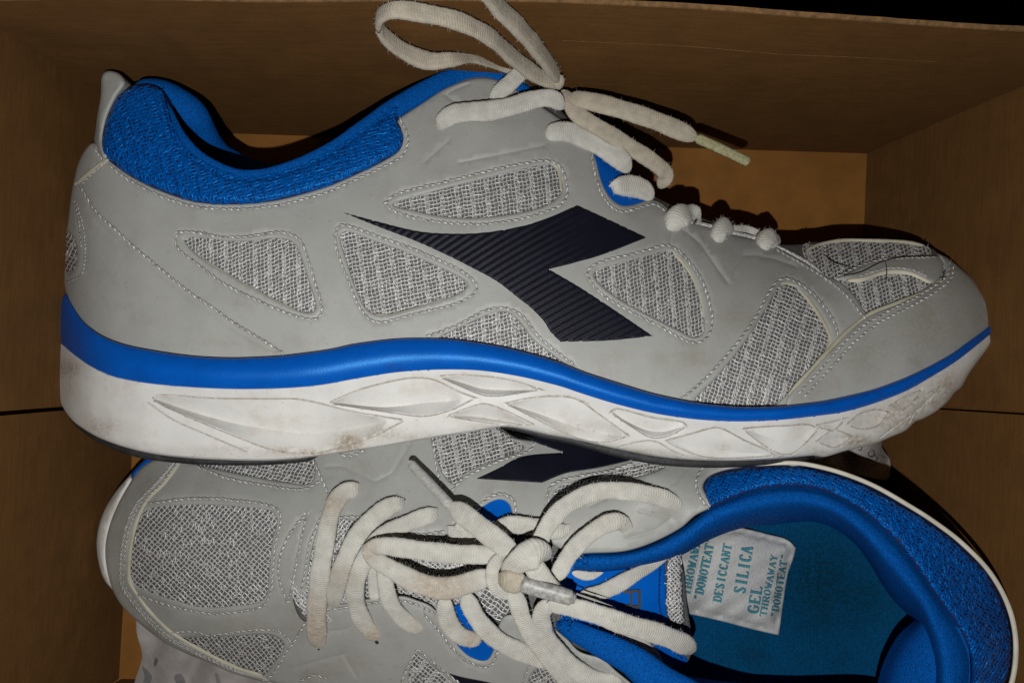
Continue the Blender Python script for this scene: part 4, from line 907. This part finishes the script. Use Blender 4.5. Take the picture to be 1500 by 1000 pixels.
bo = sheet('tongue_binding', bnd, HTg, 'fabric_dark', shoe2, off=0, thick=.0024, edge=8, step=6)
net(bnd, lambda x, y: HTg(x, y) + .0024 * np.sqrt(1 - (1 - np.clip(segdist(segs_of(bnd), np.stack([np.ravel(x), np.ravel(y)], -1)).reshape(np.shape(x)) / 8, 0, 1)) ** 2), bo, ang=48, off=.0002, pitch=4.6, wid=1.35, band=0, grow=0, extra=.3)
tube('tongue_binding_end', [(984, 908, .002, 18), (996, 930, .001, 16), (1006, 958, -.001, 10)], 'fabric_dark', shoe2, surf=HTg, nseg=8)
stitch([([(967, 822), (966, 850), (966, 880), (970, 910), (980, 940), (998, 962)], False)], HTg, shoe2, mat='blue_base', off=.0011, pitch=7, wid=1.3)
# the letter on the label, turned a quarter
def bars(name, rects, surf, mat, parent, off=.0020, dx=0, dy=0):
    V = []; F = []
    for (x0, y0, x1, y1) in rects:
        b = len(V)
        for (x, y) in ((x0, y0), (x1, y0), (x1, y1), (x0, y1)): V.append((x + dx, y + dy))
        F.append((b, b + 1, b + 2, b + 3))
    P = np.array(V); o = link(name, wpt(P[:, 0], P[:, 1], surf(P[:, 0], P[:, 1]) + off), F, mat, parent, smooth=False); return o
bars('lettering', [(934, 863, 939, 891), (923, 862.8, 934, 867), (923, 886, 934, 890.6), (923, 867, 927, 886), (913, 864, 923, 868.4), (912, 884.5, 923, 889)], HTg, 'ink_navy', label_o)

# --- collar, lining and insole
rim = [(1098, 681, .0930), (1152, 677.5, .0945), (1184, 680, .0955), (1232, 692, .0965), (1280, 711, .0975), (1328, 738, .0985), (1366, 762, .0985), (1408, 794, .0985), (1450, 838, .0985), (1478, 890, .0985), (1488, 945, .0985), (1480, 1005, .0985), (1450, 1060, .0985)]
tube('collar_trim', [(x, y, z, 6.5 if x > 1110 else 4) for x, y, z in rim], 'cream', shoe2, flat=.9, nseg=10, ripple=.01)
fold = [(1040, 742), (1072, 730), (1110, 717), (1152, 712), (1200, 717), (1238, 733), (1264, 749), (1296, 775), (1328, 810), (1360, 855), (1386, 893), (1408, 925), (1422, 965), (1420, 1010), (1405, 1050)]
kb = loop([(1030, 712), (1036, 699), (1056, 690), (1098, 683), (1152, 681), (1184, 684), (1232, 696), (1280, 715), (1328, 742), (1366, 766), (1408, 798), (1450, 842), (1474, 893), (1484, 945), (1476, 1003), (1447, 1056, 'c')] + fold[::-1], 5)
HB = lambda x, y: H2(x, y)
kd = sheet('collar_padding', kb, HB, 'blue_base', shoe2, off=-.001, thick=.0035, edge=14, step=7)
kin = offset(kb, -2)
HKb = lambda x, y: H2(x, y) - .001 + .0035 * np.sqrt(1 - (1 - np.clip(segdist(segs_of(kb), np.stack([np.ravel(x), np.ravel(y)], -1)).reshape(np.shape(x)) / 14, 0, 1)) ** 2)
net(kin, HKb, kd, ang=28, pitch=5.0, off=.0002, mat='blue_knit', wid=1.55, band=3, grow=0, name='collar_knit', extra=.8, wob=.7)
roll_hi = [(836, 814), (860, 810), (914, 807.5), (957, 795.5), (1000, 773), (1040, 743)] + fold[1:]
roll_lo = [(842, 836), (865, 838), (905, 834), (960, 822), (1000, 806), (1042, 783)] + [(1088, 767), (1136, 762), (1190, 760), (1226, 773), (1254, 795), (1274, 821), (1293, 853), (1312, 878), (1338, 906), (1348, 940), (1352, 985), (1346, 1020), (1336, 1050)]
m_ = len(fold) - 1
roll_lo = roll_lo[:6 + m_]; roll_hi = roll_hi[:6 + m_]
nr = len(roll_hi); tt = np.linspace(0, 1, nr)
zhi = np.interp([p[0] for p in roll_hi], [836, 900, 1040, 1150, 1450], [.088, .0905, .0925, .0920, .0965])
def mixc(f, z): return [(a[0] * (1 - f) + b[0] * f, a[1] * (1 - f) + b[1] * f, zz) for a, b, zz in zip(roll_hi, roll_lo, z)]
wide = np.clip([(p[0] - 1010) / 160 for p in roll_hi], 0, 1)
c0 = mixc(0, zhi - .0015); c1 = mixc(.22, zhi + .0018); c2 = mixc(.55, zhi + .0025 - wide * .002); c3 = mixc(.85, zhi + .0005 - wide * .016); c4 = mixc(1.0, zhi - .004 - wide * .030)
c5 = [(x, y, max(z - .012 - w_ * .012, .044)) for (x, y, z), w_ in zip([(p[0], p[1] + 6, p[2]) for p in c4], wide)]
loft('lining', [c0, c1, c2, c3, c4, c5], 'blue_plush', shoe2, N=160)
insole = loop([(940, 830), (1000, 800), (1060, 768), (1136, 755), (1200, 755), (1240, 775), (1275, 810), (1300, 850), (1330, 890), (1360, 930), (1360, 1000), (1300, 1040), (1150, 1040), (980, 1010), (930, 940)], 6)
HI = TPS([(940, 830, .054), (1136, 770, .050), (1250, 800, .050), (1340, 920, .050), (1150, 880, .046), (1280, 950, .045), (1000, 980, .050), (1150, 1020, .048), (1320, 1020, .048)])
sheet('insole', insole, HI, 'insole_blue', shoe2, off=0, thick=.0005, edge=3, step=9, dirtf=blobs([(1200, 850, 70, 75, 1.0), (1240, 870, 60, 50, .8), (1090, 960, 40, 20, .4)]))
# near side of the opening
loft('lining', [[(1344, 905, .074), (1316, 930, .070), (1296, 966, .068), (1288, 990, .066), (1280, 1030, .066)],
                [(1356, 908, .086), (1336, 938, .083), (1318, 974, .081), (1310, 1000, .080), (1302, 1040, .080)],
                [(1388, 912, .094), (1382, 950, .0925), (1372, 990, .0915), (1364, 1020, .0905), (1352, 1055, .090)],
                [(1412, 922, .0955), (1424, 962, .0955), (1424, 1010, .0955), (1410, 1050, .0955), (1385, 1080, .095)]], 'blue_plush', shoe2, N=40)
loft('lining', [[(985, 990, .084), (1060, 1012, .086), (1160, 1024, .088), (1260, 1030, .088), (1340, 1045, .09)], [(985, 985, .066), (1060, 997, .066), (1160, 1003, .066), (1260, 1002, .066), (1320, 1010, .066)], [(985, 1000, .046), (1060, 1010, .046), (1160, 1016, .046), (1260, 1012, .046), (1320, 1012, .046)]], 'blue_lining', shoe2, N=40)
tube('collar_edge', [(812, 912, .080, 16), (826, 917, .084, 26), (866, 936, .090, 36), (925, 966, .094, 46), (975, 1004, .096, 54), (1050, 1040, .097, 56), (1150, 1062, .098, 56), (1280, 1066, .098, 56), (1370, 1062, .097, 50), (1420, 1050, .096, 40)], 'blue_plush', shoe2, flat=.55, nseg=18, ripple=.012, ex=1.0)
# frayed blue threads at the collar ends
for k in range(14):
    x, y = (821 + random.uniform(-6, 14), 905 + random.uniform(0, 22)) if k < 10 else (858 + random.uniform(-8, 8), 822 + random.uniform(-8, 8)); a = random.uniform(0, 6)
    tube('loose_thread', [(x + 7 * math.cos(a + t), y + 6 * math.sin(a + t), .0935 + .001 * math.sin(t * 2), 1.2) for t in np.linspace(0, 3.5, 7)], 'blue_knit', shoe2, flat=1, nseg=5, ripple=0)

# --- lace of the lower shoe
def dd2(lst): 
    f = blobs(lst); return lambda x, y: float(f(np.array(x), np.array(y)))
lace2 = tube('lace', [(655, 737, .0125, 15), (673.6, 749, .0125, 30), (706, 774, .013, 33), (738, 799, .013, 33), (758, 816, .011, 26)], 'lace', shoe2, surf=H2, label='free lace end lying across the knot', fuzz=7, flat=.42, ex=.62)
def l2(pts, mat='lace', surf=H2, **k):
    if surf is H2: pts = dive(pts)
    k.setdefault('flat', .40); k.setdefault('ex', .62); k.setdefault('fuzz', 7); k.setdefault('ripple', .045)
    return tube('lace_strand', pts, mat, lace2, surf=surf, **k)
tan = dd2([(464, 920, 30, 50, 1.0), (545, 925, 14, 18, 1.0), (490, 740, 14, 20, .9), (500, 840, 12, 25, .5), (600, 918, 20, 8, .6)])
tube('aglet', [(600, 676, .0105, 13), (615, 693, .011, 15), (640, 719, .012, 16), (660, 741, .0125, 16)], 'aglet', lace2, surf=H2, flat=.85, nseg=10, ripple=.02, taper=(1.2, 1))
l2([(526, 714, -.001, 17), (520, 716, .0018, 25), (507, 719, .003, 27), (494, 731, .004, 27), (485, 752, .0045, 27), (479, 776, .005, 28), (474, 808, .005, 29), (468, 845, .005, 29), (464, 890, .0045, 29), (464, 925, .003, 30), (467, 946, -.0008, 22)], dirt=tan)
l2([(592, 734, -.001, 13), (588, 737, .0016, 22), (574, 740, .0028, 26), (555, 752, .0035, 28), (533, 773, .0045, 30), (516, 800, .006, 31), (503, 830, .006, 31), (492, 862, .003, 28), (486, 886, -.0025, 24)], dirt=tan)
l2([(642, 750, -.001, 14), (636, 752, .0014, 22), (620, 757, .0022, 25), (601, 764, .003, 25), (573, 777, .0045, 26), (553, 790, .007, 26), (538, 812, .0085, 26), (525, 840, .009, 27), (520, 865, .007, 27), (523, 888, .005, 27), (533, 911, .003, 27), (546, 928, .0014, 24), (552, 936, -.0015, 14)], dirt=tan)
l2([(548, 800, .000, 15), (546, 830, .000, 16), (548, 862, -.001, 17), (549, 880, -.003, 16)])
l2([(563, 815, .003, 24), (564, 850, .0055, 25), (572, 882, .005, 25), (590, 905, .003, 25), (608, 918, .0015, 23), (618, 924, -.0014, 16)], dirt=tan)
# bow loop to the left of the knot
l2([(732, 815, .012, 24), (705, 812, .013, 27), (670, 811, .0125, 29), (634, 808, .012, 29), (590, 802, .012, 28), (556, 799, .0125, 26), (542, 805, .012, 24), (548, 817, .011, 25), (572, 832, .0105, 28), (610, 852, .011, 32), (650, 861, .0115, 33), (690, 852, .0125, 32), (722, 840, .0135, 26)], dirt=dd2([(640, 860, 70, 16, .9), (545, 808, 12, 20, .7)]))
# crossings near the knot
l2([(786, 802, .012, 26), (806, 764, .0125, 27), (835, 736, .012, 27), (878, 719, .010, 27), (925, 720, .0065, 27), (968, 728, .0025, 27), (990, 738, .0005, 22), (996, 743, -.002, 14)])
l2([(812, 850, .008, 22), (822, 832, .0075, 26), (836, 809, .0065, 26), (862, 783, .0055, 26), (890, 766, .005, 27), (909, 764, .0035, 25), (920, 776, .0003, 20), (922, 782, -.002, 12)])
l2([(720, 776, .002, 22), (748, 768, .0035, 26), (782, 771, .0035, 27), (815, 777, .0025, 26), (830, 775, .0008, 18), (838, 771, -.002, 10)])
l2([(655, 775, .001, 16), (680, 785, .000, 22), (705, 800, .0, 22)])
l2([(662, 790, .000, 14), (676, 770, .0015, 18), (690, 760, .001, 16)])
l2([(848, 872, .004, 18), (876, 868, .003, 23), (902, 857, .003, 24), (932, 840, .003, 20), (958, 826, .0028, 14), (982, 814, .003, 4)], surf=HTg)
l2([(838, 838, .003, 14), (862, 843, .003, 13), (884, 838, .003, 5)], surf=HTg)
# bow loop to the right, doubling back towards the viewer's side
l2([(800, 886, .011, 22), (838, 889, .012, 27), (878, 900, .0125, 30), (914, 913, .013, 31), (954, 924, .0135, 31), (990, 937, .0125, 31), (1010, 948, .010, 29), (1016, 956, .006, 20)], surf=lambda x, y: HTg(x, y) + .004)
l2([(905, 925, .004, 22), (938, 944, .004, 24), (957, 960, .003, 18), (972, 980, .0, 10)], surf=HTg)
l2([(812, 882, .010, 24), (796, 892, .0105, 27), (793, 908, .0095, 27), (803, 936, .008, 27), (830, 968, .0065, 29), (862, 992, .005, 30), (900, 1000, .002, 26), (912, 1003, -.001, 18)])
l2([(748, 860, .010, 20), (756, 876, .0115, 26), (766, 906, .0115, 26), (785, 940, .0105, 26), (813, 975, .0095, 26), (840, 1010, .0085, 26), (860, 1040, .006, 26)])
l2([(682, 866, .002, 22), (688, 885, .004, 27), (703, 911, .0055, 28), (728, 936, .005, 28), (760, 953, .0035, 28), (788, 964, .0015, 26), (805, 970, -.001, 18)])
l2([(652, 872, .003, 24), (652, 890, .004, 27), (658, 912, .0035, 28), (674, 930, .003, 27), (693, 936, .0015, 22), (705, 936, -.001, 12)], dirt=dd2([(690, 936, 15, 10, .8)]))
l2([(655, 770, -.001, 16), (654, 850, -.002, 18), (640, 885, -.002, 18)], surf=HTg)
l2([(748, 800, .003, 16), (751, 835, .003, 18), (750, 860, .003, 16)], surf=HTg)
for x, y, w_ in ((523, 710, 13), (592, 733, 11), (552, 938, 12), (619, 925, 7), (706, 936, 9), (995, 741, 7), (921, 781, 7), (838, 770, 6), (467, 949, 9), (644, 749, 7)):
    tube('eyelet', [(x - w_ * .35, y, .0003, w_ * .8), (x, y, .0006, w_), (x + w_ * .35, y, .0003, w_ * .8)], 'outsole', shoe2, surf=H2, flat=.35, nseg=10, step=1.5, ripple=0, ex=1.0)
# the knot
l2([(742, 812, .011, 14), (729, 820, .014, 20), (721, 836, .015, 20), (724, 856, .014, 20), (738, 868, .012, 20), (756, 872, .009, 16)])
l2([(736, 842, .012, 16), (750, 829, .0155, 30), (768, 817, .017, 42), (785, 810, .0165, 44), (797, 812, .014, 34), (802, 820, .010, 24)], flat=.42)
l2([(772, 822, .014, 34), (788, 836, .0145, 30), (806, 851, .013, 18), (826, 864, .010, 7)], flat=.5)
l2([(731, 845, .013, 26), (744, 849, .0155, 34), (758, 852, .0155, 33), (767, 855, .0145, 26)], 'lace_beige', flat=.7, taper=(4, 2))
tube('aglet', [(762, 853, .016, 24), (790, 862, .0165, 24), (815, 869, .0165, 23), (840, 876, .0165, 22)], 'aglet_clear', lace2, surf=H2, flat=.9, nseg=14, ripple=.015, taper=(1, 1.2))
tube('aglet_rim', [(838, 875.5, .0166, 23), (843, 877, .0166, 23)], 'aglet', lace2, surf=H2, flat=.9, nseg=14, ripple=0, taper=(.5, .8))
for k in range(7):
    tube('loose_thread', [(795 + k * 1.5, 838 + k * 2.0, .014, 1.2), (830 + k * 3, 862 + k * 1.5, .0125, 1.1), (880 + k * 3, 880 + k * 1.2, .010, 1.0)], 'lace', lace2, surf=H2, flat=1, nseg=5, ripple=0)

# ================================================================== sachet in the open shoe
PKP = loop([(985, 812, 'c'), (1024, 790), (1066, 770), (1101, 776), (1133, 784), (1154, 790), (1166, 802, 'c'), (1163, 815), (1154, 842), (1149, 873), (1141, 930, 'c'), (1104, 921.5), (1056, 909), (985, 893, 'c')], 4)
def zpk(x, y):
    d = segdist(segs_of(PKP), np.stack([np.ravel(x), np.ravel(y)], -1)).reshape(np.shape(x)); u = np.clip((d - 7) / 34, 0, 1)
    wr = .0006 * np.sin(x / 9.0 + 2 * np.sin(y / 21)) * np.sin(y / 13 + x / 31) + .0004 * np.sin((x + y * 1.7) / 7.5)
    return HI(x, y) + .0035 + .0048 * np.sqrt(1 - (1 - u) ** 2) + wr * (1.4 - u) + .0015 * np.sin((x - 1000) / 40) * np.sin((y - 780) / 45) + .010 * np.clip((1040 - x) / 50, 0, 1) ** 2
pk = thing('silica_gel_packet', 'small white desiccant packet with teal printing on the blue insole', 'packet', (0.09, -0.06, .05))
sheet('paper', PKP, zpk, 'packet', pk, off=0, thick=.0008, edge=3, step=4.5, skirt=.0012)
# serif stroke letters on a 4 x 6 grid: strokes as (x0, y0, x1, y1, weight)
GL = {
 'T': [(2, 0, 2, 6, 1), (0, 6, 4, 6, .6), (0, 5, 0, 6, .5), (4, 5, 4, 6, .5), (1.2, 0, 2.8, 0, .5)],
 'H': [(.7, 0, .7, 6, 1), (3.3, 0, 3.3, 6, 1), (.7, 3, 3.3, 3, .6), (0, 0, 1.5, 0, .5), (2.5, 0, 4, 0, .5), (0, 6, 1.5, 6, .5), (2.5, 6, 4, 6, .5)],
 'R': [(.8, 0, .8, 6, 1), (0, 6, 3, 6, .6), (3, 6, 3.6, 5, .8), (3.6, 5, 3, 3.1, .9), (.8, 3.1, 3, 3.1, .5), (2, 3.1, 3.9, 0, .9), (0, 0, 1.6, 0, .5)],
 'O': [(.6, 1.5, .6, 4.5, 1), (3.4, 1.5, 3.4, 4.5, 1), (.6, 4.5, 1.6, 6, .7), (1.6, 6, 2.4, 6, .6), (2.4, 6, 3.4, 4.5, .7), (.6, 1.5, 1.6, 0, .7), (1.6, 0, 2.4, 0, .6), (2.4, 0, 3.4, 1.5, .7)],
 'W': [(.3, 6, 1.2, 0, .9), (1.2, 0, 2, 4.5, .6), (2, 4.5, 2.8, 0, .9), (2.8, 0, 3.7, 6, .6), (-.2, 6, .9, 6, .5), (3.1, 6, 4.2, 6, .5)],
 'A': [(.4, 0, 2, 6, .6), (2, 6, 3.6, 0, 1), (1, 2, 3, 2, .5), (-.2, 0, 1, 0, .5), (2.9, 0, 4.2, 0, .5)],
 'Y': [(.4, 6, 2, 3, .9), (3.6, 6, 2, 3, .6), (2, 3, 2, 0, .9), (1.3, 0, 2.7, 0, .5), (-.1, 6, 1, 6, .5), (3, 6, 4.1, 6, .5)],
 'D': [(.8, 0, .8, 6, 1), (0, 6, 2.4, 6, .6), (2.4, 6, 3.5, 4.6, .8), (3.5, 4.6, 3.5, 1.4, 1), (3.5, 1.4, 2.4, 0, .8), (0, 0, 2.4, 0, .6)],
 'N': [(.6, 0, .6, 6, .6), (.6, 6, 3.4, 0, 1), (3.4, 0, 3.4, 6, .6), (0, 0, 1.2, 0, .5), (2.8, 6, 4, 6, .5), (-.1, 6, .8, 6, .5)],
 'E': [(.8, 0, .8, 6, 1), (0, 6, 3.6, 6, .6), (.8, 3, 2.6, 3, .6), (0, 0, 3.6, 0, .6), (3.6, 5, 3.6, 6, .5), (3.6, 0, 3.6, 1, .5)],
 'S': [(3.3, 4.8, 2.6, 6, .7), (2.6, 6, 1.4, 6, .6), (1.4, 6, .6, 4.8, .9), (.6, 4.8, 3.3, 1.4, 1), (3.3, 1.4, 2.6, 0, .9), (2.6, 0, 1.4, 0, .6), (1.4, 0, .6, 1.3, .7)],
 'I': [(2, 0, 2, 6, 1), (1.2, 0, 2.8, 0, .5), (1.2, 6, 2.8, 6, .5)],
 'C': [(3.4, 4.7, 2.6, 6, .6), (2.6, 6, 1.5, 6, .6), (1.5, 6, .6, 4.5, .9), (.6, 4.5, .6, 1.5, 1), (.6, 1.5, 1.5, 0, .9), (1.5, 0, 2.6, 0, .6), (2.6, 0, 3.4, 1.2, .6)],
 'L': [(.8, 0, .8, 6, 1), (0, 6, 1.6, 6, .5), (0, 0, 3.5, 0, .6), (3.5, 0, 3.5, 1.2, .5)],
 'G': [(3.4, 4.7, 2.6, 6, .6), (2.6, 6, 1.5, 6, .6), (1.5, 6, .6, 4.5, .9), (.6, 4.5, .6, 1.5, 1), (.6, 1.5, 1.5, 0, .9), (1.5, 0, 2.8, 0, .6), (2.8, 0, 3.4, 1, .8), (3.4, 1, 3.4, 2.6, .8), (2.4, 2.6, 4, 2.6, .5)],
 '"': [(1.3, 4.5, 1.4, 6, .7), (2.6, 4.5, 2.7, 6, .7)],
}
def word(text, p0, p1, size, surf, mat, parent, off, wt=.85):
    """text running from p0 to p1 (photo pixels); letters stand size pixels tall on the left of the run"""
    p0 = np.array(p0, float); p1 = np.array(p1, float); d = p1 - p0; L = np.linalg.norm(d); t = d / L; up = np.array([t[1], -t[0]])
    adv = L / len(text); sx = adv * .84 / 4; sy = size / 6; V = []; F = []
    for i, ch in enumerate(text):
        for (x0, y0, x1, y1, wgt) in GL[ch]:
            a = np.array([x0 * sx, y0 * sy]); b = np.array([x1 * sx, y1 * sy]); e = b - a; l = np.linalg.norm(e) + 1e-9; e /= l; n = np.array([-e[1], e[0]]) * wgt * wt * .5 * min(sx, sy) * 1.15
            a = a - e * .2; b = b + e * .2; k = len(V)
            for q in (a + n, b + n, b - n, a - n):
                w_ = p0 + t * (i * adv + q[0]) + up * q[1]; V.append((w_[0], w_[1], off + .000004 * len(F)))
            F.append((k, k + 1, k + 2, k + 3))
    V = np.array(V); return link('lettering', wpt(V[:, 0], V[:, 1], surf(V[:, 0], V[:, 1]) + V[:, 2]), F, mat, parent, smooth=False)
for t, a, b, s in (('THROWAWAY', (1010, 872), (1029, 782), 11), ('"DONOTEAT"', (1028, 880), (1048, 788), 12), ('DESICCANT', (1056, 882), (1072, 797), 11.5), ('SILICA', (1091, 870), (1103, 800), 16),
                   ('GEL', (1110, 899), (1117, 857), 15), ('THROWAWAY', (1122, 903), (1139, 812), 9), ('"DONOTEAT"', (1139, 905), (1155, 811), 10)):
    word(t, a, b, s, zpk, 'ink_teal', pk, .0019, 1.25)
for x0, y0, x1, y1 in ((1012, 884, 1034, 783),):
    tube('seal_crease', [(x0 + (x1 - x0) * k, y0 + (y1 - y0) * k, .0009, 1.6) for k in np.linspace(.03, .97, 8)], 'packet', pk, surf=zpk, nseg=6, ripple=.1)

# ================================================================== crumpled tissue
def tissue(name, label, poly, zf, loc, group, step=7):
    t = thing(name, label, 'paper', loc, group)
    n = rng.normal(0, 1, (14, 2)); ph = rng.uniform(0, 6.3, 14)
    def cr(x, y):
        h = np.zeros(np.shape(x))
        for (a, b), p in zip(n, ph): h = h + np.abs(np.sin((a * x + b * y) / 26 + p))
        return (h / 14 - .6) * .012
    sf = lambda x, y: zf(x, y) + cr(x, y)
    sheet('paper', loop(poly, 5), sf, 'tissue', t, off=0, thick=.0002, edge=2, step=step)
    return t, sf
t1, s1 = tissue('tissue_paper', 'crumpled pale printed tissue paper under the toe of the upright shoe', [(203, 892), (226, 905), (260, 915), (330, 930), (430, 960), (470, 1000), (470, 1045), (330, 1050), (215, 1045), (196, 1010), (208, 960), (200, 925)],
                lambda x, y: .010 + .00004 * (x - 200) + np.zeros(np.shape(x)), (-0.1, -0.12, 0), 'crumpled tissue paper in the box')
for poly in ([(208, 975), (216, 981), (223, 991), (216, 1004), (208, 1004), (212, 990)], [(315, 984), (319, 986), (324, 1004), (319, 1005)], [(255, 990), (264, 986), (272, 1000), (262, 1004)], [(228, 962), (232, 966), (227, 976), (225, 972)]):
    sheet('print_mark', loop(poly, 3), s1, 'ink_grey', t1, off=.0004, thick=.0001, edge=1, step=4)
t2, s2 = tissue('tissue_paper', 'small crumpled tissue with dark printed signs behind the toe of the side-lying shoe', [(1180, 640), (1240, 630), (1290, 640), (1292, 655), (1303, 672), (1304, 690), (1300, 702), (1270, 698), (1230, 690), (1180, 690)],
                lambda x, y: .040 + np.zeros(np.shape(x)) - .012 * np.clip((x - 1270) / 30, 0, 1) ** 2, (0.16, -0.035, 0), 'crumpled tissue paper in the box', step=5)
for p in ([(1276, 660), (1271, 664), (1275, 669), (1281, 666), (1280, 660), (1276, 658)], [(1268, 670), (1276, 673), (1284, 678)], [(1280, 664), (1285, 671), (1281, 676)], [(1286, 662), (1288, 669), (1284, 674)], [(1256, 658), (1261, 660), (1263, 656), (1260, 653)], [(1242, 663), (1248, 667), (1256, 669)], [(1247, 660), (1251, 664), (1246, 669)], [(1254, 664), (1251, 671)], [(1290, 666), (1297, 670)], [(1277, 682), (1287, 678)]):
    tube('print_mark', [(x, y, .0006, 2.2) for x, y in p], 'ink', t2, surf=s2, flat=.3, nseg=6, ripple=0)
